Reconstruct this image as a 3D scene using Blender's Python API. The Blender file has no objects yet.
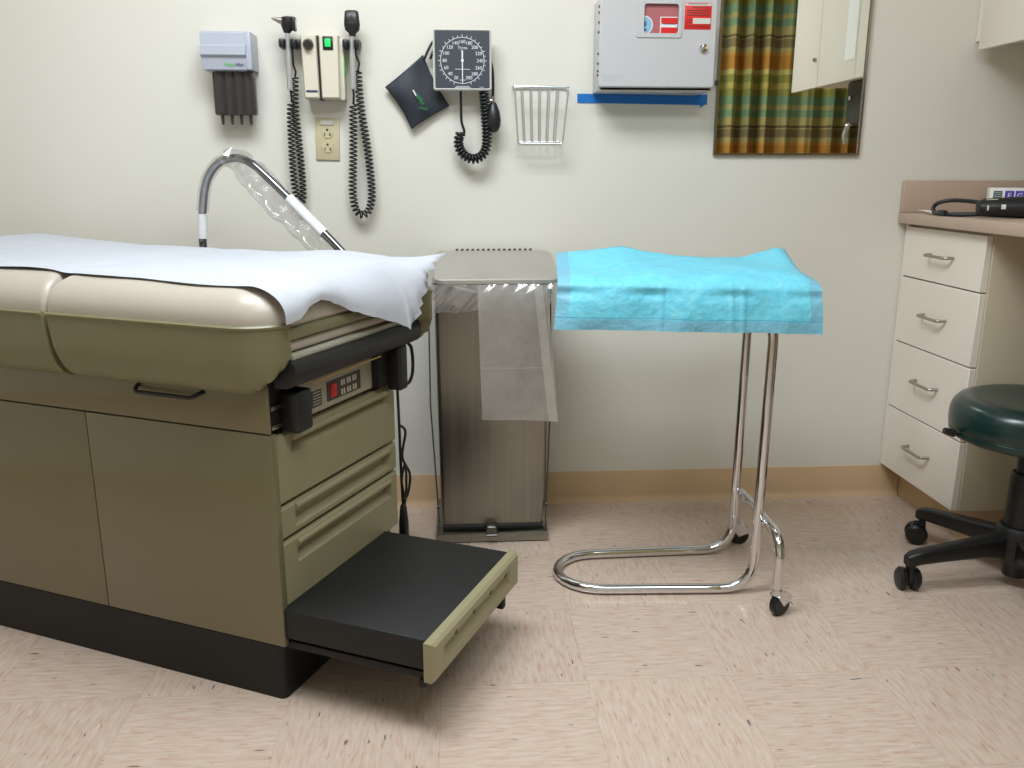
import bpy, bmesh, math, random
from mathutils import Vector, Matrix
random.seed(7)
sc = bpy.context.scene
col = sc.collection
PI = math.pi
D = 2.572            # back wall distance
H = 1.035            # camera height

# ------------------------------------------------------------------ helpers
def s2l(c):
    return c / 12.92 if c <= 0.04045 else ((c + 0.055) / 1.055) ** 2.4
def rgb(r, g, b):
    return (s2l(r / 255), s2l(g / 255), s2l(b / 255), 1.0)

class NT:
    def __init__(s, name):
        s.m = bpy.data.materials.new(name); s.m.use_nodes = True
        s.t = s.m.node_tree; s.N = s.t.nodes; s.L = s.t.links
        s.b = s.N['Principled BSDF']; s.out = s.N['Material Output']
    def node(s, kind, **kw):
        n = s.N.new(kind)
        for k, v in kw.items(): setattr(n, k, v)
        return n
    def put(s, sock, v):
        if isinstance(v, bpy.types.NodeSocket): s.L.new(v, sock)
        else: sock.default_value = v
    def math(s, op, a, b=None, c=None):
        n = s.node('ShaderNodeMath', operation=op)
        s.put(n.inputs[0], a)
        if b is not None: s.put(n.inputs[1], b)
        if c is not None: s.put(n.inputs[2], c)
        return n.outputs[0]
    def coord(s, which='Object'):
        return s.node('ShaderNodeTexCoord').outputs[which]
    def noise(s, vec, scale, detail=3, rough=0.5):
        n = s.node('ShaderNodeTexNoise'); s.put(n.inputs['Vector'], vec)
        n.inputs['Scale'].default_value = scale; n.inputs['Detail'].default_value = detail
        n.inputs['Roughness'].default_value = rough
        return n.outputs['Fac']
    def mapping(s, vec, scale=(1, 1, 1), loc=(0, 0, 0)):
        n = s.node('ShaderNodeMapping'); s.put(n.inputs['Vector'], vec)
        n.inputs['Scale'].default_value = scale; n.inputs['Location'].default_value = loc
        return n.outputs[0]
    def mix(s, f, a, b, blend='MIX'):
        n = s.node('ShaderNodeMix', data_type='RGBA', blend_type=blend)
        s.put(n.inputs['Factor'], f); s.put(n.inputs['A'], a) if False else s.put(n.inputs[6], a); s.put(n.inputs[7], b)
        return n.outputs[2]
    def ramp(s, f, stops, interp='LINEAR'):
        n = s.node('ShaderNodeValToRGB'); s.put(n.inputs[0], f)
        e = n.color_ramp.elements; n.color_ramp.interpolation = interp
        while len(e) < len(stops): e.new(0.5)
        for el, (p, c) in zip(e, stops): el.position = p; el.color = c
        return n.outputs[0]
    def smooth(s, v, lo, hi):
        n = s.node('ShaderNodeMapRange', interpolation_type='SMOOTHSTEP')
        s.put(n.inputs[0], v); n.inputs[1].default_value = lo; n.inputs[2].default_value = hi
        return n.outputs[0]
    def bump(s, h, strength, dist=0.002):
        n = s.node('ShaderNodeBump'); s.put(n.inputs['Height'], h)
        n.inputs['Strength'].default_value = strength; n.inputs['Distance'].default_value = dist
        s.L.new(n.outputs[0], s.b.inputs['Normal'])

def mat(name, c, rough=0.5, metal=0.0, var=0.05, scale=14, bump=0.0, bscale=200, coat=0.0, spec=0.5, stretch=(1, 1, 1)):
    n = NT(name); b = n.b
    co = n.mapping(n.coord(), stretch)
    f = n.noise(co, scale, 4)
    lo = tuple(x * (1 - var) for x in c[:3]) + (1,); hi = tuple(min(1, x * (1 + var)) for x in c[:3]) + (1,)
    n.L.new(n.mix(f, lo, hi), b.inputs['Base Color'])
    b.inputs['Roughness'].default_value = rough; b.inputs['Metallic'].default_value = metal
    b.inputs['Specular IOR Level'].default_value = spec
    if coat: b.inputs['Coat Weight'].default_value = coat; b.inputs['Coat Roughness'].default_value = 0.12
    if bump: n.bump(n.noise(co, bscale, 2), bump)
    return n.m

def film(name, c, alpha, rough=0.15, milky=0.5):
    """clear plastic film: part see-through, part glossy / milky"""
    n = NT(name); n.N.remove(n.b)
    tr = n.node('ShaderNodeBsdfTransparent'); tr.inputs[0].default_value = (0.97, 0.97, 0.97, 1)
    gl = n.node('ShaderNodeBsdfGlossy'); gl.inputs['Roughness'].default_value = rough
    di = n.node('ShaderNodeBsdfDiffuse'); di.inputs[0].default_value = c
    tl = n.node('ShaderNodeBsdfTranslucent'); tl.inputs[0].default_value = c
    m0 = n.node('ShaderNodeMixShader'); m0.inputs[0].default_value = 0.4
    n.L.new(di.outputs[0], m0.inputs[1]); n.L.new(tl.outputs[0], m0.inputs[2])
    m1 = n.node('ShaderNodeMixShader'); m1.inputs[0].default_value = milky
    n.L.new(gl.outputs[0], m1.inputs[1]); n.L.new(m0.outputs[0], m1.inputs[2])
    m2 = n.node('ShaderNodeMixShader')
    f = n.noise(n.coord(), 30, 3)
    a = n.math('MULTIPLY_ADD', f, 0.25, alpha - 0.125)
    n.L.new(a, m2.inputs[0])
    n.L.new(tr.outputs[0], m2.inputs[1]); n.L.new(m1.outputs[0], m2.inputs[2])
    n.L.new(m2.outputs[0], n.out.inputs[0])
    return n.m

def glow(name, c, strength):
    n = NT(name)
    n.b.inputs['Base Color'].default_value = c
    n.b.inputs['Emission Color'].default_value = c
    n.b.inputs['Emission Strength'].default_value = strength
    return n.m

ROOT = {}                                        # world matrix of every object built here
class MB:
    """collects shapes, builds ONE mesh object"""
    def __init__(s, space=None): s.bm = bmesh.new(); s.space = space or Matrix()
    def _new(s, n0): return [v for v in s.bm.verts if v.index == -1 or True][n0:]
    def box(s, x0, x1, y0, y1, z0, z1, bev=0.0, seg=2, rot=None):
        bm = s.bm
        r = bmesh.ops.create_cube(bm, size=1)
        vs = r['verts']
        for v in vs:
            v.co = Vector((x0 + (v.co.x + .5) * (x1 - x0), y0 + (v.co.y + .5) * (y1 - y0), z0 + (v.co.z + .5) * (z1 - z0)))
        if bev:
            es = list({e for v in vs for e in v.link_edges})
            g = bmesh.ops.bevel(bm, geom=es, offset=bev, segments=seg, affect='EDGES', profile=0.5)
            vs = list({v for f in g['faces'] for v in f.verts} | {v for v in vs if v.is_valid})
            allv = set(vs)
            for v in list(vs):
                for f in v.link_faces: allv.update(f.verts)
            vs = list(allv)
        if rot:
            for v in vs: v.co = rot @ v.co
        return s
    def loft(s, rings, closed=True, cap0=True, cap1=True, mi=0):
        bm = s.bm
        R = [[bm.verts.new(Vector(p)) for p in ring] for ring in rings]
        n = len(R[0])
        for a, b in zip(R, R[1:]):
            for i in range(n if closed else n - 1):
                j = (i + 1) % n
                try: bm.faces.new((a[i], a[j], b[j], b[i])).material_index = mi
                except ValueError: pass
        if closed and cap0 and n > 2: bm.faces.new(list(reversed(R[0]))).material_index = mi
        if closed and cap1 and n > 2: bm.faces.new(R[-1]).material_index = mi
        return s
    def tube(s, pts, r, n=12, closed=False, caps=True):
        pts = [Vector(p) for p in pts]
        N = len(pts); rr = r if isinstance(r, (list, tuple)) else [r] * N
        T = []
        for i in range(N):
            if closed: t = pts[(i + 1) % N] - pts[i - 1]
            else: t = pts[min(i + 1, N - 1)] - pts[max(i - 1, 0)]
            T.append(t.normalized())
        ref = Vector((0, 0, 1)) if abs(T[0].z) < 0.9 else Vector((1, 0, 0))
        u = (ref - T[0] * ref.dot(T[0])).normalized()
        rings = []
        for i in range(N):
            u = (u - T[i] * u.dot(T[i])).normalized(); w = T[i].cross(u)
            rings.append([pts[i] + (u * math.cos(2 * PI * k / n) + w * math.sin(2 * PI * k / n)) * rr[i] for k in range(n)])
        if closed: rings.append(rings[0])
        return s.loft(rings, True, caps and not closed, caps and not closed)
    def cyl(s, p0, p1, r0, r1=None, n=20):
        return s.tube([p0, p1], [r0, r1 if r1 is not None else r0], n)
    def lathe(s, prof, c=(0, 0, 0), n=40, axis='Z', M=None):
        rings = []
        for r, z in prof:
            ring = []
            for k in range(n):
                a = 2 * PI * k / n; x, y = r * math.cos(a), r * math.sin(a)
                if axis == 'Z': p = Vector((x, y, z))
                elif axis == 'Y': p = Vector((x, z, -y))
                else: p = Vector((z, x, y))
                if M: p = M @ p
                ring.append(Vector(c) + p)
            rings.append(ring)
        return s.loft(rings)
    def prism(s, poly, axis, a, b, bev=0):
        """poly of 2-D points extruded along axis from a to b"""
        def P(p, t):
            return {'X': (t, p[0], p[1]), 'Y': (p[0], t, p[1]), 'Z': (p[0], p[1], t)}[axis]
        return s.loft([[P(p, a) for p in poly], [P(p, b) for p in poly]])
    def grid(s, fn, nu, nv, uv=False, mi=None):
        bm = s.bm
        V = [[bm.verts.new(Vector(fn(i / nu, j / nv))) for j in range(nv + 1)] for i in range(nu + 1)]
        lay = bm.loops.layers.uv.verify() if uv else None
        for i in range(nu):
            for j in range(nv):
                f = bm.faces.new((V[i][j], V[i + 1][j], V[i + 1][j + 1], V[i][j + 1]))
                if mi: f.material_index = mi((i + .5) / nu, (j + .5) / nv)
                if uv:
                    for l, (a, b) in zip(f.loops, ((i, j), (i + 1, j), (i + 1, j + 1), (i, j + 1))):
                        l[lay].uv = (a / nu, b / nv)
        return s
    def text(s, body, size, M, align='CENTER', depth=0.0003, mi=0):
        cu = bpy.data.curves.new('lettering', 'FONT'); cu.body = body; cu.size = size
        cu.align_x = align; cu.align_y = 'CENTER'; cu.extrude = depth; cu.resolution_u = 3
        ob = bpy.data.objects.new('lettering', cu); col.objects.link(ob)
        dg = bpy.context.evaluated_depsgraph_get(); me = bpy.data.meshes.new_from_object(ob.evaluated_get(dg))
        me.transform(M)
        n0 = len(s.bm.faces); s.bm.from_mesh(me); s.bm.faces.ensure_lookup_table()
        for f in s.bm.faces[n0:]: f.material_index = mi
        bpy.data.objects.remove(ob); bpy.data.curves.remove(cu); bpy.data.meshes.remove(me)
        return s
    def pocket(s, u0, u1, v0, v1, iu0, iu1, iv0, iv1, depth, slope, P, thick):
        """slab whose front has a sunk finger slot; P(u, v, t) -> point, t = 0 front .. thick back"""
        bm = s.bm; c = 0.006
        def ring(a0, a1, b0, b1, t): return [bm.verts.new(Vector(P(*q, t))) for q in ((a0, b0), (a1, b0), (a1, b1), (a0, b1))]
        back = ring(u0, u1, v0, v1, thick); edge = ring(u0, u1, v0, v1, c); front = ring(u0 + c, u1 - c, v0 + c, v1 - c, 0)
        hole = ring(iu0, iu1, iv0, iv1, 0)
        deep = ring(iu0 + .006, iu1 - .006, iv0 + slope, iv1 - .003, depth)
        for A, B in ((back, edge), (edge, front), (front, hole), (hole, deep)):
            for i in range(4):
                j = (i + 1) % 4; bm.faces.new((A[i], A[j], B[j], B[i]))
        bm.faces.new(deep); bm.faces.new(list(reversed(back)))
        return s
    def build(s, name, m, parent=None, smooth=True, ang=40, solid=0.0, thickoff=-1):
        bm = s.bm
        bmesh.ops.recalc_face_normals(bm, faces=bm.faces)
        bm.transform(s.space)
        for f in bm.faces: f.smooth = smooth
        if smooth:
            lim = math.radians(ang)
            for e in bm.edges:
                if len(e.link_faces) == 2 and e.calc_face_angle(0) > lim: e.smooth = False
        if parent is not None:
            W = ROOT[parent.name]; origin = W
        else:
            xs = [v.co for v in bm.verts]
            lo = [min(p[i] for p in xs) for i in range(3)]; hi = [max(p[i] for p in xs) for i in range(3)]
            origin = Matrix.Translation(((lo[0] + hi[0]) / 2, (lo[1] + hi[1]) / 2, lo[2]))
        bm.transform(origin.inverted())
        me = bpy.data.meshes.new(name); bm.to_mesh(me); bm.free()
        for mm in (m if isinstance(m, (list, tuple)) else [m]): me.materials.append(mm)
        o = bpy.data.objects.new(name, me); col.objects.link(o)
        if parent is not None: o.parent = parent
        else: o.location = origin.to_translation()
        ROOT[o.name] = origin.copy()
        if solid:
            md = o.modifiers.new('thickness', 'SOLIDIFY'); md.thickness = solid; md.offset = thickoff
        return o

def tag(o, label=None, cat=None, group=None, kind=None):
    if label: o['label'] = label
    if cat: o['category'] = cat
    if group: o['group'] = group
    if kind: o['kind'] = kind
    return o
def thing(name, label, cat, loc, rz=0.0, group=None):
    o = bpy.data.objects.new(name, None); col.objects.link(o)
    o.location = loc; o.rotation_euler = (0, 0, rz); o.empty_display_size = 0.05
    ROOT[o.name] = Matrix.Translation(loc) @ Matrix.Rotation(rz, 4, 'Z')
    return tag(o, label, cat, group)
def struct(o): return tag(o, kind='structure')
def lerp(a, b, t): return a + (b - a) * t
def pw(xs, ys, x):
    if x <= xs[0]: return ys[0]
    for (a, b), (c, d) in zip(zip(xs, ys), list(zip(xs, ys))[1:]):
        if x <= c:
            t = (x - a) / (c - a); t = t * t * (3 - 2 * t) * .5 + t * .5
            return b + (d - b) * t
    return ys[-1]
def catmull(pts, n=8, closed=False):
    P = [Vector(p) for p in pts]; out = []
    N = len(P)
    for i in range(N if closed else N - 1):
        if closed: a, b, c, d = P[i - 1], P[i], P[(i + 1) % N], P[(i + 2) % N]
        else: a, b, c, d = P[max(i - 1, 0)], P[i], P[i + 1], P[min(i + 2, N - 1)]
        for k in range(n):
            t = k / n
            out.append(0.5 * (2 * b + (c - a) * t + (2 * a - 5 * b + 4 * c - d) * t * t + (3 * b - a - 3 * c + d) * t ** 3))
    if not closed: out.append(P[-1])
    return out
def bend(pts, r, n=8):
    """polyline with rounded corners"""
    P = [Vector(p) for p in pts]; out = [P[0]]
    for a, b, c in zip(P, P[1:], P[2:]):
        d1 = (a - b); d2 = (c - b); q = min(r, d1.length * .49, d2.length * .49)
        p0 = b + d1.normalized() * q; p1 = b + d2.normalized() * q
        for k in range(n + 1):
            t = k / n; out.append(p0 * (1 - t) ** 2 + b * 2 * t * (1 - t) + p1 * t * t)
    out.append(P[-1]); return out
def coil(path, R, pitch, steps=10):
    """helix around a path"""
    P = [Vector(p) for p in path]
    L = [0]
    for a, b in zip(P, P[1:]): L.append(L[-1] + (b - a).length)
    n = int(L[-1] / pitch * steps); out = []; u = Vector((0, 1, 0)); k = 0
    for i in range(n + 1):
        s = L[-1] * i / n
        while k < len(L) - 2 and L[k + 1] < s: k += 1
        t = (s - L[k]) / max(1e-9, L[k + 1] - L[k])
        p = P[k].lerp(P[k + 1], t); d = (P[k + 1] - P[k]).normalized()
        u = (u - d * u.dot(d)).normalized(); w = d.cross(u)
        a = 2 * PI * i / steps
        out.append(p + (u * math.cos(a) + w * math.sin(a)) * R)
    return out
def rrect2(x0, x1, y0, y1, rl, rr, n=8):
    out = []
    for cx, cy, a0, r in ((x1 - rr, y1 - rr, 0, rr), (x0 + rl, y1 - rl, 90, rl), (x0 + rl, y0 + rl, 180, rl), (x1 - rr, y0 + rr, 270, rr)):
        for k in range(n + 1):
            a = math.radians(a0 + 90 * k / n); out.append((cx + r * math.cos(a), cy + r * math.sin(a)))
    return out
def rrect(x0, x1, y0, y1, r, n=6):
    out = []
    for cx, cy, a0 in ((x1 - r, y1 - r, 0), (x0 + r, y1 - r, 90), (x0 + r, y0 + r, 180), (x1 - r, y0 + r, 270)):
        for k in range(n + 1):
            a = math.radians(a0 + 90 * k / n); out.append((cx + r * math.cos(a), cy + r * math.sin(a)))
    return out

# ------------------------------------------------------------------ materials
def floor_mat():
    n = NT('vinyl_tile'); co = n.coord()
    sx = n.node('ShaderNodeSeparateXYZ'); n.L.new(co, sx.inputs[0])
    T = 0.3048
    u = n.math('DIVIDE', n.math('SUBTRACT', sx.outputs[0], 0.2645 - 30 * T), T)
    v = n.math('DIVIDE', n.math('SUBTRACT', sx.outputs[1], 1.576 - 30 * T), T)
    iu, iv = n.math('FLOOR', u), n.math('FLOOR', v)
    par = n.math('MODULO', n.math('ADD', iu, iv), 2.0)
    fu, fv = n.math('FRACT', u), n.math('FRACT', v)
    seam = n.math('MINIMUM', n.math('MINIMUM', fu, n.math('SUBTRACT', 1.0, fu)), n.math('MINIMUM', fv, n.math('SUBTRACT', 1.0, fv)))
    off = n.node('ShaderNodeCombineXYZ'); n.L.new(n.math('MULTIPLY', iu, 3.7), off.inputs[0]); n.L.new(n.math('MULTIPLY', iv, 5.3), off.inputs[1])
    va = n.node('ShaderNodeVectorMath', operation='ADD'); n.L.new(co, va.inputs[0]); n.L.new(off.outputs[0], va.inputs[1])
    p = va.outputs[0]
    A = n.mapping(p, (1, 6, 1)); B = n.mapping(p, (6, 1, 1))
    def both(scale, det, rough=.5):
        a, b = n.noise(A, scale, det, rough), n.noise(B, scale, det, rough)
        return n.math('ADD', n.math('MULTIPLY', a, n.math('SUBTRACT', 1.0, par)), n.math('MULTIPLY', b, par))
    s1, s2, s3, s4 = both(20, 4), both(23, 2), both(22, 1), both(21, 1.5)
    base = n.ramp(s1, [(.28, rgb(187, 165, 149)), (.48, rgb(197, 177, 161)), (.62, rgb(201, 183, 169)), (.75, rgb(208, 192, 180))])
    c = n.mix(n.math('MULTIPLY', n.smooth(s2, .58, .72), .7), base, rgb(186, 146, 122))
    c = n.mix(n.math('MULTIPLY', n.smooth(s2, .36, .27), .35), c, rgb(182, 168, 138))
    sep = n.node('ShaderNodeSeparateXYZ'); n.L.new(p, sep.inputs[0])
    patch = n.smooth(n.noise(p, 14, 1), .56, .62)
    c = n.mix(n.math('MULTIPLY', n.smooth(s3, .70, .73), n.math('MULTIPLY', patch, .9)), c, rgb(70, 84, 100))
    patch2 = n.smooth(n.noise(n.mapping(p, (1, 1, 1), (3, 1, 0)), 13, 1), .56, .62)
    c = n.mix(n.math('MULTIPLY', n.smooth(s4, .70, .73), n.math('MULTIPLY', patch2, .9)), c, rgb(120, 66, 56))
    # faint tile-to-tile tone and the fine joints
    wn = n.node('ShaderNodeTexWhiteNoise', noise_dimensions='2D')
    cc = n.node('ShaderNodeCombineXYZ'); n.L.new(iu, cc.inputs[0]); n.L.new(iv, cc.inputs[1]); n.L.new(cc.outputs[0], wn.inputs[0])
    tone = n.math('MULTIPLY_ADD', wn.outputs['Value'], 0.06, 0.95)
    hs = n.node('ShaderNodeHueSaturation'); n.L.new(tone, hs.inputs['Value']); n.L.new(c, hs.inputs['Color'])
    c = n.mix(n.math('MULTIPLY', n.smooth(seam, .005, .0015), .20), hs.outputs[0], rgb(140, 118, 98))
    n.L.new(c, n.b.inputs['Base Color'])
    n.L.new(n.math('MULTIPLY_ADD', s1, 0.2, 0.12), n.b.inputs['Roughness'])
    n.b.inputs['Specular IOR Level'].default_value = 0.4
    n.bump(n.noise(co, 60, 3), 0.06, 0.002)
    return n.m

def wall_mat():
    n = NT('wall_vinyl'); co = n.coord()
    f = n.noise(n.mapping(co, (60, 60, 400)), 1.0, 3); g = n.noise(n.mapping(co, (400, 400, 60)), 1.0, 3)
    h = n.noise(co, 2.2, 3)
    c = n.mix(h, rgb(219, 216, 206), rgb(224, 221, 211))
    c = n.mix(n.math('MULTIPLY', n.math('ADD', f, g), .12), c, rgb(206, 202, 190))
    n.L.new(c, n.b.inputs['Base Color']); n.b.inputs['Roughness'].default_value = 0.62
    n.bump(n.math('ADD', f, g), 0.12, 0.001)
    return n.m

def curtain_mat():
    n = NT('plaid_curtain'); co = n.coord(); s = n.node('ShaderNodeSeparateXYZ'); n.L.new(co, s.inputs[0])
    uv = n.node('ShaderNodeUVMap'); su = n.node('ShaderNodeSeparateXYZ'); n.L.new(uv.outputs[0], su.inputs[0])
    f = n.math('FRACT', n.math('DIVIDE', n.math('SUBTRACT', su.outputs[1], 1.110 - .50 * 4), .50))
    O, Y, TP, TL, G, BG = rgb(207, 144, 65), rgb(210, 196, 119), rgb(149, 131, 106), rgb(133, 171, 151), rgb(164, 162, 92), rgb(196, 183, 135)
    c = n.ramp(f, [(0, O), (.15, rgb(223, 167, 88)), (.186, BG), (.236, TP), (.332, BG), (.345, rgb(117, 101, 81)), (.372, BG), (.468, TL), (.547, BG), (.604, TL),
                   (.70, G), (.78, Y), (.85, G), (.94, rgb(221, 210, 146))], 'CONSTANT')
    st = n.math('FRACT', n.math('MULTIPLY', su.outputs[0], 1 / .21))
    c2 = n.ramp(st, [(0, rgb(255, 250, 220)), (.3, rgb(205, 205, 160)), (.42, rgb(255, 240, 190)), (.6, rgb(190, 200, 170)), (.8, rgb(240, 230, 180))], 'CONSTANT')
    c = n.mix(.75, c, c2, 'MULTIPLY')
    c = n.mix(n.math('MULTIPLY', n.noise(n.mapping(co, (200, 200, 30)), 1, 2), .35), c, rgb(90, 84, 50))
    n.L.new(c, n.b.inputs['Base Color']); n.b.inputs['Roughness'].default_value = .85
    return n.m

def steel_mat():
    n = NT('brushed_steel'); co = n.coord()
    f = n.noise(n.mapping(co, (90, 90, 2)), 1.0, 4)
    n.L.new(n.mix(f, rgb(138, 136, 130), rgb(165, 163, 156)), n.b.inputs['Base Color'])
    n.b.inputs['Metallic'].default_value = 1
    n.L.new(n.math('MULTIPLY_ADD', f, .15, .26), n.b.inputs['Roughness'])
    n.b.inputs['Anisotropic'].default_value = .6
    return n.m

def drape_mat():
    n = NT('blue_underpad'); uv = n.node('ShaderNodeUVMap'); s = n.node('ShaderNodeSeparateXYZ'); n.L.new(uv.outputs[0], s.inputs[0])
    u, v = s.outputs[0], s.outputs[1]
    du = n.math('MINIMUM', u, n.math('SUBTRACT', 1.0, u)); dv = n.math('MINIMUM', v, n.math('SUBTRACT', 1.0, v))
    co = n.coord(); w = n.noise(co, 40, 4)
    edge = n.math('MAXIMUM', n.smooth(n.math('MULTIPLY_ADD', w, .012, du), .058, .050), n.smooth(n.math('MULTIPLY_ADD', w, .004, dv), .082, .074))
    c = n.mix(w, rgb(96, 214, 246), rgb(148, 236, 254))
    line = n.math('MULTIPLY', n.smooth(n.math('ABSOLUTE', n.math('SUBTRACT', dv, .084)), .005, .0015), .55)
    c = n.mix(edge, c, rgb(132, 202, 228))
    c = n.mix(line, c, rgb(40, 150, 205))
    n.L.new(c, n.b.inputs['Base Color']); n.b.inputs['Roughness'].default_value = .45
    n.b.inputs['Transmission Weight'].default_value = 0.0
    n.bump(n.math('ADD', n.math('MULTIPLY', n.noise(n.mapping(co, (1, 1.5, 2)), 15, 3, .5), 1.3), n.noise(co, 60, 2)), .32, .009)
    tl = n.node('ShaderNodeBsdfTranslucent'); n.L.new(c, tl.inputs[0])
    mx = n.node('ShaderNodeMixShader'); mx.inputs[0].default_value = .22
    n.L.new(n.b.outputs[0], mx.inputs[1]); n.L.new(tl.outputs[0], mx.inputs[2]); n.L.new(mx.outputs[0], n.out.inputs[0])
    return n.m

def paper_mat():
    n = NT('table_paper'); co = n.coord()
    w = n.noise(n.mapping(co, (1, 3, 3)), 9, 5, .55)
    n.L.new(n.mix(w, rgb(178, 182, 190), rgb(192, 196, 204)), n.b.inputs['Base Color'])
    n.b.inputs['Roughness'].default_value = .8; n.b.inputs['Specular IOR Level'].default_value = .2
    n.bump(w, .25, .006)
    return n.m

M = dict(
    lid=mat('lid_steel', rgb(196, 192, 186), .42, metal=.75, var=.04, stretch=(1, 20, 1)), steeld=mat('worn_steel', rgb(110, 108, 106), .3, metal=1), silver=mat('silver_handle', rgb(205, 205, 206), .32, metal=.7), darkchrome=mat('dark_chrome', rgb(128, 131, 136), .1, metal=1),
    floor=floor_mat(), wall=wall_mat(), curtain=curtain_mat(), steel=steel_mat(), drape=drape_mat(), paper=paper_mat(),
    ceiling=mat('ceiling_tile', rgb(232, 230, 222), .9, bump=.3, bscale=120),
    base=mat('cove_base', rgb(205, 175, 138), .5), 
    shell=mat('olive_shell', rgb(124, 121, 90), .38, var=.03),
    panel=mat('olive_panel', rgb(114, 107, 79), .22, var=.02, coat=.3),
    drawer=mat('drawer_putty', rgb(149, 142, 111), .38, var=.03),
    kick=mat('black_plinth', rgb(9, 9, 8), .6, bump=.1),
    vinyl=mat('tan_upholstery', rgb(185, 176, 164), .34, var=.03, bump=.08, bscale=300),
    blackp=mat('black_plastic', rgb(24, 24, 25), .4), 
    rubber=mat('ribbed_rubber', rgb(17, 17, 16), .6, bump=.4, bscale=260),
    grey=mat('grey_trim', rgb(176, 174, 160), .35),
    cpanel=mat('control_face', rgb(168, 162, 142), .4),
    redsw=mat('red_switch', rgb(200, 40, 36), .3), label=mat('dark_label', rgb(70, 68, 62), .5), pale=mat('pale_print', rgb(210, 206, 196), .5),
    brass=mat('gold_edge', rgb(190, 158, 96), .3, metal=.6),
    chrome=mat('chrome', rgb(222, 222, 224), .07, metal=1, var=.02),
    satin=mat('satin_nickel', rgb(176, 170, 160), .28, metal=1, var=.02),
    lam=mat('cream_laminate', rgb(234, 225, 214), .42, var=.015), lamedge=mat('cream_edge', rgb(200, 180, 160), .45), 
    counter=mat('tan_laminate', rgb(184, 162, 144), .4, var=.03, scale=90),
    knee=mat('cabinet_side', rgb(198, 186, 162), .45, var=.02),
    stool=mat('teal_vinyl', rgb(7, 40, 38), .28, var=.05, bump=.06, bscale=260, coat=.15), 
    blackc=mat('caster_black', rgb(13, 13, 14), .4), 
    lilac=mat('lilac_plastic', rgb(178, 183, 196), .35, var=.01), smoke=mat('smoked_tube', rgb(58, 54, 52), .2),
    beige=mat('ivory_plastic', rgb(212, 206, 188), .4, var=.015), plate=mat('almond_plate', rgb(198, 187, 152), .42, var=.02),
    green=glow('green_switch', rgb(20, 190, 90), .35), greenp=mat('green_band', rgb(70, 200, 60), .3), navy=mat('navy_print', rgb(44, 50, 96), .4), 
    gface=mat('slate_dial', rgb(54, 62, 70), .5, var=.03), gcase=mat('pale_case', rgb(206, 206, 200), .35), white=mat('white_print', rgb(226, 228, 230), .5),
    cuff=mat('navy_nylon', rgb(32, 38, 48), .6, bump=.25, bscale=120), cuffp=mat('green_print', rgb(30, 120, 70), .6),
    cord=mat('black_cord', rgb(22, 24, 26), .38), tape=mat('blue_tape', rgb(0, 108, 190), .5, var=.06),
    sharps=mat('white_enamel', rgb(194, 193, 195), .35, var=.01), pink=mat('red_container', rgb(176, 104, 108), .3), red=mat('red_label', rgb(214, 28, 26), .45),
    skyb=mat('light_blue_label', rgb(140, 186, 214), .4), royal=mat('blue_print', rgb(44, 96, 170), .45), deep=mat('violet_print', rgb(84, 70, 176), .45),
    teal=mat('dark_green_print', rgb(28, 72, 66), .45),
    clear=film('clear_film', rgb(235, 235, 235), .42, .12, .45), bag=film('milky_film', rgb(226, 222, 216), .50, .2, .82), fold=film('folded_film', rgb(232, 228, 222), .62, .2, .85),
    sleeve=film('sleeve_film', rgb(240, 240, 240), .28, .1, .25),
    pouch=mat('black_pouch', rgb(22, 22, 24), .5, bump=.15), paperw=mat('note_paper', rgb(236, 234, 230), .7), dkgrey=mat('charcoal_plastic', rgb(62, 62, 58), .4),
    frame=mat('mirror_frame', rgb(160, 152, 142), .25, metal=1),
)
_n = NT('mirror_silver'); _n.b.inputs['Metallic'].default_value = 1; _n.b.inputs['Roughness'].default_value = .012
_n.L.new(_n.mix(_n.noise(_n.coord(), 3), rgb(226, 230, 222), rgb(230, 233, 226)), _n.b.inputs['Base Color']); M['mirror'] = _n.m

# ------------------------------------------------------------------ room shell
XL, XR, YR, ZC = -2.2, 1.96, -1.15, 2.44
b = MB(); b.box(XL - .1, 2.85, YR - .1, D + .1, -.08, 0); f = b.build('floor', M['floor'], smooth=False)
# keep the floor texture in world coordinates
f.data.transform(Matrix.Translation(f.location)); f.location = (0, 0, 0); ROOT[f.name] = Matrix(); struct(f)
b = MB(); b.box(XL - .1, 2.85, YR - .1, D + .1, ZC, ZC + .08); struct(b.build('ceiling', M['ceiling'], smooth=False))
b = MB(); b.box(XL - .1, XR + .1, D, D + .1, 0, ZC); struct(b.build('wall_back', M['wall'], smooth=False))
b = MB(); b.box(XL - .1, XL, YR, D, 0, ZC); struct(b.build('wall_left', M['wall'], smooth=False))
XA = 2.75
b = MB(); b.box(XR, XR + .1, 1.06, D, 0, ZC); struct(b.build('wall_right', M['wall'], smooth=False))
b = MB(); b.box(XR + .1, XA, 1.06, 1.16, 0, ZC); struct(b.build('wall_alcove', M['wall'], smooth=False))
b = MB(); b.box(XA, XA + .1, YR, 1.16, 0, ZC); struct(b.build('wall_right_alcove', M['wall'], smooth=False))
b = MB(); b.box(XL - .1, 2.85, YR - .1, YR, 0, ZC); struct(b.build('wall_rear', M['wall'], smooth=False))
cove = [(0, 0), (-.014, 0), (-.012, .004), (-.006, .012), (-.0035, .022), (-.003, .10), (-.002, .103), (0, .103)]
b = MB(); b.loft([[(x, D + d, z) for d, z in cove] for x in (XL, 1.446)]); struct(b.build('baseboard_back', M['base']))
b = MB(); b.loft([[(XL - d, y, z) for d, z in cove] for y in (YR, D - .014)]); struct(b.build('baseboard_left', M['base']))
b = MB(); b.loft([[(x, YR - d, z) for d, z in cove] for x in (XL + .014, XA)]); struct(b.build('baseboard_rear', M['base']))

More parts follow.
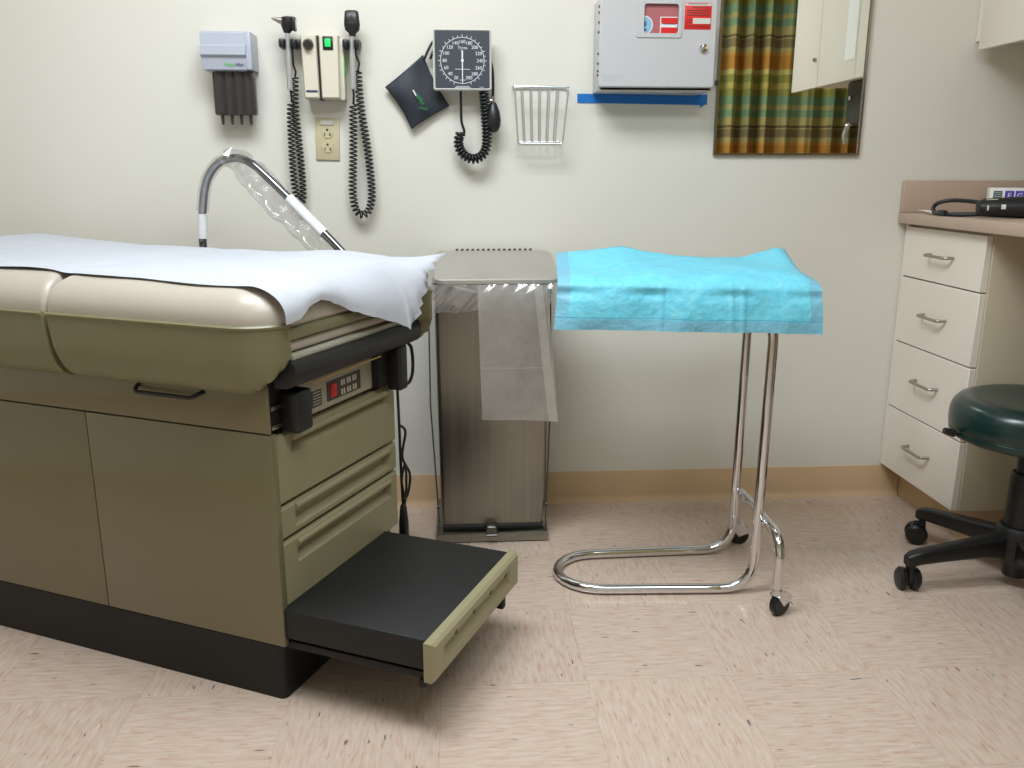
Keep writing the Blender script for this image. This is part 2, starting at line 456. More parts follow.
# ceiling troffers (two 4-foot lensed fluorescent fixtures)
def troffer(cx, cy, lx, ly, label, power):
    t = thing('ceiling_light', label, 'light', (cx, cy, ZC - .03), group='ceiling fluorescent fixtures')
    b = MB()
    o = rrect(cx - lx / 2, cx + lx / 2, cy - ly / 2, cy + ly / 2, .01, 2); i = rrect(cx - lx / 2 + .035, cx + lx / 2 - .035, cy - ly / 2 + .035, cy + ly / 2 - .035, .005, 2)
    b.loft([[(x, y, ZC) for x, y in o], [(x, y, ZC - .03) for x, y in o], [(x, y, ZC - .03) for x, y in i], [(x, y, ZC - .018) for x, y in i]], cap0=False, cap1=False)
    b.build('light_frame', M['sharps'], t)
    b = MB(); b.grid(lambda u, v: (lerp(cx - lx / 2 + .03, cx + lx / 2 - .03, u), lerp(cy - ly / 2 + .03, cy + ly / 2 - .03, v), ZC - .02), 4, 4)
    b.build('diffuser', glow('lamp_glow', (.92, .985, 1.03, 1), power), t)
troffer(-.30, 1.40, 1.2, .6, 'recessed fluorescent ceiling fixture above the exam table', 12.2)
troffer(.55, .50, 1.2, .6, 'recessed fluorescent ceiling fixture nearer the rear curtain', 7.0)

# ------------------------------------------------------------------ exam table (own frame: a along the length to the foot end, b across)
TO = Vector((-.354, 1.55, 0)); TA = -.4404
TM = Matrix.Translation(TO) @ Matrix.Rotation(TA, 4, 'Z')
table = thing('exam_table', 'olive beige exam table with tan cushions, drawers and a pulled out black step', 'exam table', TO, TA)
BW = .480; AE = -1.06
def tb(): return MB(TM)
b = tb(); o = rrect(AE, .002, 0, BW, .012, 3); b.loft([[(x, y, z) for x, y in o] for z in (0, .118)]); b.build('plinth', M['kick'], table)
b = tb(); b.box(AE + .02, -.02, .015, BW - .015, .118, .64); b.build('carcass', M['kick'], table)
b = tb(); b.box(-.4455, .010, 0, .018, .119, .5565, .002); b.build('side_panel', M['panel'], table)
b = tb(); b.box(AE, -.4475, 0, .018, .119, .5565, .002); b.build('side_panel', M['panel'], table)
b = tb(); b.box(AE, -.020, BW - .018, BW, .119, .5565, .002); b.build('side_panel', M['panel'], table)
b = tb(); b.box(AE, AE + .018, .018, BW - .018, .119, .64, .002); b.build('end_panel', M['panel'], table)
b = tb(); b.box(AE, .010, 0, .004, .5595, .655, .0008); b.box(AE, -.08, BW - .016, BW, .5595, .655, .002); b.build('side_rail', M['panel'], table)
hb = tb(); hb.tube(bend([(-.294, .006, .628), (-.294, -.006, .628), (-.285, -.022, .620), (-.147, -.022, .620), (-.137, -.006, .628), (-.137, .006, .628)], .012), .0042, 8); hb.build('side_handle', M['blackp'], table)
# foot-end drawers
def dfront(z0, z1, s0, s1, slope, name='drawer'):
    b = tb(); t = .022
    b.pocket(.012, .478, z0, z1, .066, .444, s0, s1, .017, slope, lambda u, v, q: (.006 - q, u, v), t)
    b.box(-.30, -.015, .03, .46, z0 + .01, z1 - .02)
    return b.build(name, M['drawer'], table)
dfront(.408, .548, .503, .528, .014)
dfront(.336, .403, .350, .388, .014)
dfront(.190, .331, .274, .309, .014)
# rounded grip lips above each slot
for d, z in zip([o for o in table.children if o.name.startswith('drawer')], (.534, .392, .315)):
    lip = tb(); lip.tube([(.0030, .067, z), (.0030, .443, z)], .0085, 12); lip.build('grip_lip', M['drawer'], d)
# pull-out step
st = tb(); st.box(.0, .322, .004, .412, .137, .2, .004); step = st.build('step', M['rubber'], table)
st = tb(); st.box(-.02, .322, .012, .405, .112, .128, .002); st.build('step_runner', M['kick'], table)
st = tb(); st.pocket(-.012, .416, .124, .203, .03, .365, .146, .182, .012, .014, lambda u, v, q: (.345 - q, u, v), .022); fp = st.build('step_front', M['drawer'], table)
for k in range(4):
    st = tb(); y = .08 + k * .085; st.box(.343, .3462, y, y + .006, .176, .185, .001); st.build('clip', M['dkgrey'], fp)
st = tb(); st.box(.302, .320, .382, .402, .068, .113, .004); st.build('step_foot', M['kick'], table)
st = tb(); st.box(.302, .318, .004, .018, .100, .113, .002); st.build('step_foot', M['kick'], table)

# shells around the cushions
CB = .245
def shell(a0, A1, roundend, name):
    prof = [(.001, .771), (.004, .768), (.003, .764), (0, .762), (0, .705), (-.004, .685), (-.010, .665), (-.020, .650), (-.034, .640), (-.06, .637), (-.062, .66), (-.03, .70), (-.018, .768)]
    b = tb()
    def side(sgn):
        path = []
        Y0 = CB + sgn * (.302 if sgn < 0 else .328)
        if roundend:
            r = .085; a1 = A1 + (.034 if sgn > 0 else 0)
            path.append((a0, Y0, 0, sgn)); path.append((a0 + .12, Y0, 0, sgn))
            path.append((a1 - r, Y0, 0, sgn))
            for k in range(1, 17):
                t = math.radians(80) * k / 16
                path.append((a1 - r + r * math.sin(t), Y0 - sgn * r * (1 - math.cos(t)), math.sin(t), sgn * math.cos(t)))
        else: path = [(a0, Y0, 0, sgn), (A1, Y0, 0, sgn)]
        rings = []
        for i, (x, y, nx, ny) in enumerate(path):
            ring = []
            for d, z in prof:
                # the gap between the two shells is swept, wider at the bottom
                sh = 0
                if i == 0 and roundend: sh = .026 * max(0, (.77 - z) / .13) ** 1.5
                if not roundend and i == 1: sh = .017 * max(0, (.77 - z) / .13) ** 1.5
                if roundend and i >= 3: z = max(z, lerp(.637, .705, ((i - 2) / 16) ** 2))
                ring.append((x + nx * d + sh, y + ny * d, z))
            rings.append(ring)
        b.loft(rings)
    side(-1); side(1)
    return b
shell(-.452, .060, True, '').build('seat_shell', M['shell'], table)
shell(AE - .02, -.463, False, '').build('back_shell', M['shell'], table)
b = tb(); b.box(AE, .03, .03, .46, .645, .765); b.build('top_frame', M['kick'], table)
def pad(a0, a1, name, top, k0, k1, w=.085):
    b = tb(); rings = []
    rl, rr = (.075 if k0 == 1 else .012), (.075 if k1 == 1 else .012)
    y0, y1 = CB - .298, CB + .298
    def ring(ins, z, extra=0):
        q = max(.008, rl - ins * .4 if k0 == 1 else .012 + ins * .15), max(.008, rr - ins * .4 if k1 == 1 else .012 + ins * .15)
        return [(x, y, z) for x, y in rrect2(a0 + ins * k0 + extra, a1 - ins * k1 - extra, y0 + ins, y1 - ins, *q)]
    rings.append(ring(.01, .755)); rings.append(ring(0, .766))
    for k in range(0, 15):
        t = PI / 2 * k / 14; ins = w * (1 - math.cos(t)) - .003 * math.sin(2 * t)
        rings.append(ring(ins, .769 + top * math.sin(t) ** .9))
    rings.append(ring(.14, .769 + top, .06))
    b.loft(rings); return b.build(name, M['vinyl'], table, ang=60)
pad(-.4572, .056, 'seat_cushion', .072, .30, 1); pad(AE - .01, -.4575, 'back_cushion', .074, 1, .30)
# foot-end layers under the paper
b = tb(); b.box(-.02, .060, .006, .484, .738, .760, .004); b.build('end_rail', M['shell'], table)
b = tb(); b.box(-.05, .052, .012, .478, .714, .735, .009, 3); b.build('footrest_pad', M['vinyl'], table)
b = tb(); b.box(-.05, .056, .020, .485, .699, .711, .003); b.build('footrest_trim', M['grey'], table)
b = tb()
b.loft([[(a, y, z) for a, z in ((.02, .70), (.060, .70), (.068, .692), (.070, .672), (.062, .655), (.048, .648), (.02, .648))] for y in (.008, .500)]); b.build('footrest_bumper', M['blackp'], table)
b = tb(); b.box(.045, .047, .09, .35, .6405, .6435); b.build('gold_strip', M['brass'], table)
b = tb(); b.box(-.06, -.02, .02, .47, .555, .65); b.build('recess', M['kick'], table)
# control panel
b = tb(); b.prism([(-.03, .556), (-.004, .556), (.0, .560), (.0, .628), (-.006, .636), (-.03, .636)], 'Y', .085, .405); cp = b.build('control_panel', M['cpanel'], table)
XF = .0125
b = MB(TM @ Matrix.Translation((-.012, 0, 0))); b.box(.01, .014, .205, .335, .570, .612, .001); pl = b.build('socket_plate', M['label'], cp)
b = MB(TM @ Matrix.Translation((-.012, 0, 0))); b.box(.012, .0175, .214, .238, .576, .606, .003); b.build('rocker_switch', M['redsw'], pl)
for y in (.256, .279, .302):
    b = MB(TM @ Matrix.Translation((-.012, 0, 0)))
    for dz in (0, .020): b.box(.0135, .0150, y, y + .005, .574 + dz, .586 + dz); b.box(.0135, .0150, y + .009, y + .014, .574 + dz, .586 + dz)
    b.build('socket', M['pale'], pl)
b = MB(TM @ Matrix.Translation((-.012, 0, 0))); b.box(.01, .0128, .150, .185, .570, .604, .0005); rl = b.build('rating_label', M['label'], cp)
b = MB(TM @ Matrix.Translation((-.012, 0, 0)))
for k in range(5): b.box(.0125, .0131, .154, .181, .575 + k * .006, .5765 + k * .006)
b.build('rating_print', M['pale'], rl)
# stirrup sockets
b = tb(); b.box(.0, .046, .040, .090, .552, .634, .008, 3); b.build('stirrup_block', M['blackp'], table)
b = tb(); b.box(-.05, .004, .004, .095, .5605, .655, .002); b.build('stirrup_socket', M['kick'], table)
for z in (.565, .602):
    b = tb(); b.box(-.012, .010, .008, .040, z, z + .008, .001); b.build('stirrup_rail', M['satin'], table)
b = tb(); b.box(-.05, .020, .385, .500, .556, .662, .006); b.build('stirrup_socket', M['kick'], table)
b = tb(); b.box(.015, .052, .425, .462, .545, .650, .006, 3); b.build('stirrup_block', M['blackp'], table)
b = tb(); b.box(-.05, -.006, .49, .560, .565, .70, .004); b.build('bracket_plate', M['dkgrey'], table)
# power cord
b = tb(); cpts = catmull([(0.000, 0.497, .60), (0.010, 0.512, .56), (0.010, 0.537, .535), (0.010, 0.562, .56), (0.010, 0.557, .62), (0.000, 0.532, .64)], 8); b.tube(cpts, .0042, 8)
b.tube(catmull([(0.000, 0.500, .555), (0.000, 0.504, .45), (0.000, 0.507, .30), (0.005, 0.505, .20), (0.005, 0.503, .225)], 8), .0035, 8)
b.tube(catmull([(0.010, 0.492, .44), (0.015, 0.507, .42), (0.010, 0.497, .36), (0.015, 0.522, .31), (0.010, 0.527, .27), (0.010, 0.507, .25), (0.010, 0.490, .30), (0.015, 0.502, .34), (0.010, 0.512, .27), (0.010, 0.497, .22), (0.010, 0.503, .225)], 8), .0032, 8)
pc = b.build('power_cord', M['cord'], table)
b = tb(); b.lathe([(.004, .235), (.008, .228), (.012, .185), (.0125, .15), (.009, .145)], (.005, .503, 0), 12); b.build('plug', M['cord'], pc)

# ------------------------------------------------------------------ paper over the table
def padtop(a, bb):
    """height of the cushions with their rounded rim"""
    d = min(bb - (CB - .298), (CB + .298) - bb, .056 - a if a > -.2 else 9)
    d = max(0.0, d); w = .085
    t = math.acos(max(0, 1 - min(1, d / w)))
    top = lerp(.072, .074, min(1, max(0, (-.43 - a) / .03)))
    z = .769 + top * math.sin(t) ** .9 + .0008
    g = abs(a + .457)
    z -= .006 * math.exp(-(g / .02) ** 2) * (1 if g > .02 else .6)
    if a < -.6: z += .022 * min(1, (-.6 - a) / .45) ** 1.5 * min(1, max(0, (bb - .1) / .2))
    z += .010 * math.exp(-((a + .12) / .09) ** 2) * min(1, max(0, (bb - .1) / .3))
    return z
EDGEB = [-.03, -.015, .02, .055, .087, .12, .150, .20, .26, .33, .395, .408, .425, .432, .440, .452, .462, .468, .478, .50, .53, .56]
EDGEZ = [.79, .772, .777, .798, .803, .797, .786, .764, .745, .724, .702, .703, .722, .738, .752, .768, .786, .800, .812, .822, .834, .845]
rj = random.Random(3)
NB = 84
jag = [rj.uniform(-1, 1) for _ in range(NB + 1)]
def paper_pt(u, v):
    TOP = .78
    bend_a = .002
    b1 = .530
    if u < TOP:
        a = lerp(AE, bend_a, (u / TOP))
        wob = .006 * math.sin(a * 9) + .004 * math.sin(a * 23 + 1)
        near = pw([-1.06, -.8, -.5, -.3, -.1, .015], [.0, .004, -.002, -.006, -.012, -.016], a) + wob * .6
        far = pw([-1.06, -.5, -.1, .015], [.50, .505, .510, .505], a)
        bb = lerp(near, far, v)
        z = padtop(a, bb) + .0060
        z += .0025 * math.sin(a * 6 + bb * 9) * math.sin(bb * 14 + .5) + .0008 * math.sin(a * 31 + bb * 17)
        # the far side lifts a little off the cushion near the foot end
        return (a, bb, max(z, padtop(a, bb) + .0050))
    q = (u - TOP) / (1 - TOP)
    bb = lerp(-.016, .522, v)
    bt = lerp(-.016, .505, v)
    z0 = paper_pt(TOP - 1e-6, v)[2]
    zl = pw(EDGEB, EDGEZ, bb)
    j = int(round(v * NB))
    drop = max(.0, z0 - zl)
    jz = jag[j] * (.006 if bb > .39 else .0007)
    tip = max(0, (v - .90) / .10)
    z = z0 - drop * q ** 1.7 + jz * q ** 4 + .020 * tip ** 2 * q
    a = bend_a + .072 * math.sin(min(1, q * 1.1) * PI / 2) + .024 * max(0, min(1, (bb - .15) / .25)) * q + .004 * tip * q
    a += .004 * math.sin(bb * 30) * q + (jag[(j * 5 + 1) % NB] * .006 * q ** 4 if bb > .395 else 0)
    bq = lerp(bt, bb, q) + (jag[(j * 7 + 3) % NB] * .013 * q ** 4 if bb > .395 else 0) + .045 * tip ** 2 * q ** 2
    return (a, bq, z)
b = MB(TM); b.grid(paper_pt, 100, NB)
po = b.build('paper_sheet', M['paper'], ang=180)
tag(po, 'white disposable paper sheet spread along the exam table with a torn hanging end', 'paper')

# ------------------------------------------------------------------ bent chrome tube behind the table
def T3(a, bb, z): return TM @ Vector((a, bb, z))
B6 = .60
tube_o = thing('bent_tube', 'bent chrome tube in a clear plastic sleeve arching up behind the exam table', 'tube', T3(-.645, B6, 0))
path = [(-.640, B6, 0), (-.638, B6, .5), (-.631, B6, .834), (-.623, B6, .93), (-.603, B6, 1.005), (-.565, B6, 1.050), (-.515, B6, 1.066), (-.468, B6, 1.059), (-.424, B6, 1.031), (-.335, B6, .957), (-.205, B6, .843), (-.165, B6, .795), (-.148, B6, .74), (-.145, B6, .5), (-.145, B6, 0)]
b = MB(TM); b.tube(catmull(path, 8), .0106, 14); b.build('chrome_pole', M['darkchrome'], tube_o)
b = MB(TM); b.tube([(-.3475, B6, .968), (-.250, B6, .8825)], .0128, 14); b.build('white_band', M['white'], tube_o)
b = MB(TM); b.tube([(-.6285, B6, .860), (-.6235, B6, .925)], .0122, 14); b.build('white_band', M['white'], tube_o)
def slv(u, v):
    a = lerp(-.545, -.215, u); z = pw([-.545, -.519, -.470, -.425, -.335, -.205], [1.07, 1.076, 1.068, 1.038, .959, .845], a) + .016
    w = pw([0, .15, .4, .8, 1], [.03, .055, .085, .080, .065], u)
    n = Vector((-.62, 0, -.78))
    ph = math.sin(v * PI)
    return Vector((a, B6 + .020 * math.sin(v * 2 * PI) + .004 * math.sin(u * 40 + v * 9), z)) + n * (w * ph ** .8) * 1.0 + Vector((.0012 * math.sin(u * 55), 0, .0012 * math.sin(u * 37 + v * 5)))
b = MB(TM); b.grid(slv, 50, 16); b.build('plastic_sleeve', M['sleeve'], tube_o, ang=180)
b = MB(TM); b.tube(catmull([(-.623, B6, .93), (-.603, B6, 1.005), (-.565, B6, 1.050), (-.53, B6, 1.062)], 6), .0165, 12, caps=False); b.build('plastic_sleeve', M['sleeve'], tube_o, ang=180)

# ------------------------------------------------------------------ step-on trash can
can = thing('trash_can', 'tall brushed steel step-on trash can against the back wall', 'trash can', (.098, 2.42, 0))
b = MB()
def canring(z, ins): return [(x, y, z) for x, y in rrect(-.056 + ins * .8, .258 - ins * .5, 2.300 + ins * .3, 2.548, .012, 4)]
b.loft([canring(.018, .012), canring(.06, .011), canring(.742, 0), canring(.742, .008), canring(.60, .02)], cap1=False); b.build('can_body', M['steel'], can)
# lid: sloping plate with turned-down lip
b = MB(); lz = lambda y: .752 + (y - 2.296) * .05 / .25
lid = [(-.052, .272, 2.286), (-.046, .262, 2.55)]
R0 = rrect(-.056, .284, 2.292, 2.552, .022, 6)
b.loft([[(x, y, lz(y) - .010) for x, y in R0], [(x, y, lz(y)) for x, y in R0],
        [(lerp(x, .12, .03), lerp(y, 2.42, .03), lz(y) + .004) for x, y in R0]]); b.build('lid', M['lid'], can)
b = MB()
for k in range(15):
    x = .005 + k * .0155; b.box(x, x + .008, 2.549, 2.556, .806, .812, .001)
b.build('hinge', M['dkgrey'], can)
b = MB(); b.prism([(2.276, .004), (2.272, .02), (2.276, .030), (2.300, .032), (2.545, .032), (2.545, .004)], 'X', -.063, .257); b.build('foot_base', M['steel'], can)
b = MB(); b.prism([(2.298, .033), (2.294, .043), (2.302, .046), (2.306, .033)], 'X', -.040, .246); b.build('base_gap', M['kick'], can)
b = MB(); b.box(.078, .112, 2.268, 2.312, .020, .052, .006, 3); b.cyl((.080, 2.266, .026), (.110, 2.266, .026), .004, n=10); b.build('pedal', M['steeld'], can)
for x0, x1, s in ((-.072, -.056, -1), (.265, .254, 1)):
    b = MB(); b.tube([(x0 - s * 0.0, 2.35, .72), (x0, 2.32, .4), (x1, 2.305, .10)], .0022, 6); b.cyl((x1 - .004, 2.303, .103), (x1 + .004, 2.303, .103), .007, n=10)
    b.tube([(x1, 2.302, .10), (x1 - .002 * s, 2.297, .065), (x1, 2.285, .02)], .0018, 6); b.cyl((x1 - s * .012, 2.294, .043), (x1 + s * .003, 2.294, .043), .004, n=8)
    b.build('lift_rod', M['dkgrey'], can)
# bag
bag = thing('trash_bag', 'clear plastic bag lining the steel trash can, one flap hanging down its front', 'bag', (.1, 2.42, .60))
def band(u, v):
    x = lerp(-.0595, .2615, u); lo = lerp(.662, .684, u) + .003 * math.sin(u * 19)
    z = lerp(.7405, lo, v); y = 2.287 - .008 * math.sin(v * PI) - .004 * math.sin(u * 23 + v * 5) - .003 * math.sin(u * 50 + v * 11)
    return (x, y, z)
b = MB(); b.grid(band, 60, 12)
b.grid(lambda u, v: (-.0598 - .002 * math.sin(v * 3 + u * 20), lerp(2.287, 2.50, u), lerp(.7405, .69 + .01 * math.sin(u * 9), v)), 20, 6)
b.grid(lambda u, v: (.2618 + .002 * math.sin(v * 3 + u * 20), lerp(2.287, 2.50, u), lerp(.7405, .69 + .01 * math.sin(u * 9), v)), 20, 6)
b.grid(lambda u, v: (lerp(-.03, .25, u), 2.272 - .004 * math.sin(u * 9), .722 - .018 * u + .025 * (2 * u - 1) ** 2 + .006 * v), 40, 1)
b.build('bag_cuff', M['clear'], bag, ang=180)
def flap(u, v):
    x = lerp(lerp(.060, .248, u), lerp(.071, .280, u), v); z = lerp(.7405, lerp(.366, .362, u), v)
    return (x, 2.274 - .004 * math.sin(v * 4 + u * 2) - .002 * math.sin(u * 9 + v * 6) - .010 * v * (u ** 2), z)
b = MB(); b.grid(flap, 24, 40); b.build('bag_flap', M['bag'], bag, ang=180)
b = MB(); b.grid(lambda u, v: (lambda p: (p[0], p[1] - .004 - .003 * math.sin(v * 5), p[2]))(flap(.80 + .12 * u + .08 * v, v)), 4, 40)
b.grid(lambda u, v: (lambda p: (p[0], p[1] - .0015, p[2]))(flap(u, .60 + .006 * v)), 24, 1)
b.build('bag_fold', M['fold'], bag, ang=180)

# ------------------------------------------------------------------ mayo stand
stand = thing('instrument_stand', 'chrome rolling instrument stand with a U-shaped floor loop, under the blue pad', 'stand', (.6, 2.04, 0))
r = .0125
arc = [(.37 - .112 * math.sin(t), 2.0525 - .1025 * math.cos(t), .013) for t in [PI * k / 12 for k in range(13)]]
pts = bend([(.34, 1.935, .727), (.747, 1.935, .727), (.738, 1.932, .0130), (.37, 1.950, .0130)], .085, 10) + arc[1:-1] + bend([(.37, 2.155, .013), (.760, 2.165, .013), (.764, 2.165, .727), (.34, 2.165, .727)], .085, 10)
b = MB(); b.tube(pts, r, 16); b.build('tube_frame', M['chrome'], stand)
bar = bend([(.790, 2.228, .055), (.789, 2.228, .168), (.757, 1.820, .200), (.757, 1.818, .055)], .07, 10)
b = MB(); b.tube(bar, .0118, 14); b.cyl((.758, 2.165, .172), (.786, 2.168, .172), .008); b.cyl((.738, 1.932, .192), (.772, 1.934, .192), .008); b.build('caster_bar', M['chrome'], stand)
for cx, cy, ang in ((.759, 1.818, .5), (.790, 2.228, -.2)):
    R = Matrix.Translation((cx, cy, 0)) @ Matrix.Rotation(ang, 4, 'Z') @ Matrix.Scale(1.15, 4)
    b = MB(R); b.lathe([(.0, .060), (.012, .060), (.0135, .052), (.0135, .048), (.0, .046)], (0, 0, 0), 16)
    # hood over the wheel
    for s in (-1, 1):
        b.loft([[(.008 + .027 * math.cos(t), s * .011 + q, .025 + .027 * math.sin(t)) for t in [math.radians(20 + 14 * k) for k in range(9)]] + [(.008, s * .011 + q, .022)] for q in (-.0012, .0012)])
    b.loft([[(.008 + (.027 + q) * math.cos(t), y, .025 + (.027 + q) * math.sin(t)) for q, y in ((0, -.012), (0, .012), (.0015, .012), (.0015, -.012))] for t in [math.radians(20 + 14 * k) for k in range(9)]])
    ho = b.build('caster', M['chrome'], stand)
    b = MB(R); b.lathe([(.004, -.009), (.021, -.009), (.0245, -.006), (.0245, .006), (.021, .009), (.004, .009)], (.008, 0, .0245), 20, 'Y'); b.build('caster_wheel', M['blackc'], ho)
b = MB()
o = rrect(.265, .80, 1.915, 2.185, .05, 6); i2 = rrect(.285, .78, 1.935, 2.165, .035, 6)
b.loft([[(x, y, .7395) for x, y in i2], [(x, y, .760) for x, y in o], [(x, y, .762) for x, y in rrect(.258, .807, 1.908, 2.192, .055, 6)], [(x, y, .758) for x, y in o], [(x, y, .743) for x, y in i2]]); tray = b.build('tray', M['steel'])
tag(tray, 'shallow steel instrument tray lying on the chrome stand under the blue pad', 'tray')

# blue pad
UX = [.0, .12, .27, .40, .52, .64, .78, .87, .93, .965, 1.0]
ZB = [.832, .838, .848, .832, .822, .818, .818, .833, .843, .838, .80]
def drape_pt(u, v):
    # v: 0 front hem .. 1 back hem
    zb = pw(UX, ZB, u); hem = lerp(.690, .671, u)
    fold = lerp(.789, .772, u)
    xl0, xr0 = .221, .842
    if v < .30:
        t = v / .30; z = lerp(hem, fold, t); x = lerp(lerp(xl0, .230, t), lerp(xr0, .838, t), u)
        y = 1.887 - .004 * math.sin(u * 13 + 1) * (1 - t) - .003 * math.sin(u * 31) * (1 - t) + .004 * math.sin(t * PI) * math.sin(u * 17 + 2) + .012 * t * t + .006 * math.exp(-((t - .82) / .1) ** 2) * (.5 + .5 * math.sin(u * 21 + .5))
        for uc, k in ((.39, .004), (.655, .003), (.70, .004)): y -= k * math.exp(-((u - uc) / .006) ** 2)
        return (x, y, z)
    if v < .80:
        t = (v - .30) / .50
        x = lerp(lerp(.230, .262, t), lerp(.838, .885, t), u)
        y = lerp(1.899, 2.205, t)
        zt = lerp(fold, .806, min(1, t * 3.0) ** .6)
        zt = lerp(zt, zb, max(0, (t - .30) / .70) ** 1.5)
        bump = .010 * math.exp(-((t - .12) / .08) ** 2) * (.7 + .6 * math.sin(u * 21 + .5)) * (1 if .12 < u < .85 else .4)
        bump += .003 * math.sin(u * 15 + t * 6) * math.sin(t * PI)
        e = max(0, (u - .90) / .10); e2 = max(0, (.05 - u) / .05)
        bump -= .016 * e * e * math.sin(t * PI) ** .5 + .010 * e2 * math.sin(t * PI)
        return (x, y, zt + bump)
    t = (v - .80) / .20
    x = lerp(lerp(.262, .270, t), lerp(.885, .870, t), u)
    return (x, lerp(2.205, 2.222, t) + .003 * math.sin(u * 17), lerp(zb, .725, t))
b = MB(); b.grid(drape_pt, 110, 64, uv=True); dr = b.build('absorbent_pad', M['drape'], ang=180)
tag(dr, 'light blue absorbent pad draped over the tray of the chrome stand', 'pad')

# ------------------------------------------------------------------ drawer cabinet, countertop, wall cabinet on the right
XF_, XB = 1.377, XR - .004
cab = thing('drawer_cabinet', 'cream laminate cabinet with four drawers under the counter', 'cabinet', (1.66, 2.36, 0))
b = MB(); b.box(XF_ + .019, XB, 2.150, D - .004, .112, .8805, .0015); b.build('carcass', M['knee'], cab)
b = MB(); b.box(1.449, XB, 2.165, D - .004, 0, .112); b.build('toe_kick', M['base'], cab)
b = MB(); b.box(XF_ + .002, XF_ + .019, D - .016, D - .003, .112, .8805); b.build('filler_strip', M['lam'], cab)
for z0, z1 in ((.7255, .873), (.5235, .7215), (.3145, .5195), (.112, .3105)):
    b = MB(); b.box(XF_, XF_ + .018, 2.1555, 2.554, z0, z1, .0012, 1); d = b.build('drawer', M['lam'], cab)
    zh = {.7255: .802, .5235: .626, .3145: .427, .112: .221}[z0]
    b = MB(); b.tube(bend([(XF_ + .001, 2.408, zh), (XF_ - .026, 2.405, zh - .001), (XF_ - .026, 2.297, zh - .001), (XF_ + .001, 2.294, zh)], .013, 6), .0045, 10); b.build('drawer_handle', M['satin'], d)
ct = thing('countertop', 'tan laminate countertop with low backsplash along the right wall', 'countertop', (1.66, 1.86, .8825))
b = MB(); b.box(1.35, XB, 1.15, D - .003, .8825, .914, .003); b.build('slab', M['counter'], ct)
b = MB(); b.box(1.352, XB, D - .021, D - .003, .9145, 1.009, .002); b.box(XB - .018, XB, 1.16, D - .022, .9145, 1.009, .002); b.build('backsplash', M['counter'], ct)
b = MB(); b.box(1.37, XB, 1.152, 1.172, 0, .882); b.build('end_panel', M['knee'], ct)
wc = thing('wall_cabinet', 'cream laminate wall cabinet hung above the counter', 'cabinet', (1.75, 1.87, 1.385))
XW = 1.522
b = MB(); b.box(XW + .019, XB, 1.176, D - .004, 1.398, 2.25, .001); b.build('carcass', M['lam'], wc)
b = MB(); b.box(XW + .006, XW + .019, D - .03, D - .002, 1.402, 2.25); b.build('filler_strip', M['lam'], wc)
ys = [1.174, 1.451, 1.80, 2.17, 2.545]
for k, (y0, y1) in enumerate(zip(ys, ys[1:])):
    b = MB(); b.box(XW, XW + .018, y0 + .0015, y1 - .0015, 1.376, 2.25, .001); d = b.build('door', M['lam'], wc)
    if k in (0, 2):
        yk = y1 - .03; b = MB(); b.lathe([(.0, -.012), (.006, -.012), (.008, -.008), (.008, 0)], (XW, yk, 1.487), 14, 'X'); b.build('door_lock', M['satin'], d)
b = MB(); b.box(XW - .0015, XW - .0004, 1.70, 1.79, 1.45, 1.73); tag(b.build('paper_notice', M['paperw']), 'white paper notice taped to the wall cabinet door, seen in the mirror', 'paper')

# things on the counter
def rotbox(cx, cy, rz): return Matrix.Translation((cx, cy, .9145)) @ Matrix.Rotation(rz, 4, 'Z')
R = rotbox(1.618, 2.470, -.42) @ Matrix.Scale(.93, 4)
bx = thing('small_box', 'white carton with two violet letter squares behind the black cuff', 'box', R.to_translation())
b = MB(R); b.box(-.050, .050, -.03, .03, 0, .0795, .001); b.build('carton', M['paperw'], bx)
b = MB(R)
b.box(-.040, -.016, -.0312, -.0295, .048, .070); b.build('dark_print', M['teal'], bx)
for x, ch in ((-.008, 'E'), (.021, 'G')):
    b = MB(R); b.box(x, x + .025, -.0312, -.0295, .026, .071); sq = b.build('letter_square', M['deep'], bx)
    b = MB(R); b.box(x, x + .025, -.0318, -.0310, .0215, .036); b.build('blue_strip', M['royal'], sq)
    b = MB(R @ Matrix.Translation((x + .0125, -.0316, .055)) @ Matrix.Rotation(PI / 2, 4, 'X')); b.text(ch, .024, Matrix()); b.build('letter', M['white'], sq)
b = MB(R)
for k in range(3): b.box(-.038, -.018, -.0316, -.0310, .052 + k * .006, .0535 + k * .006)
b.build('print_line', M['white'], bx)
R = rotbox(1.745, 2.448, -.30)
bx = thing('small_box', 'white carton with grey print beside the letter square carton', 'box', R.to_translation())
b = MB(R); b.box(-.058, .058, -.03, .03, 0, .081, .001); b.build('carton', M['lilac'], bx)
b = MB(R)
for k in range(4): b.box(-.035, .03 - .008 * (k % 2), -.0308, -.0298, .030 + k * .010, .034 + k * .010)
b.build('print_line', M['deep'], bx)
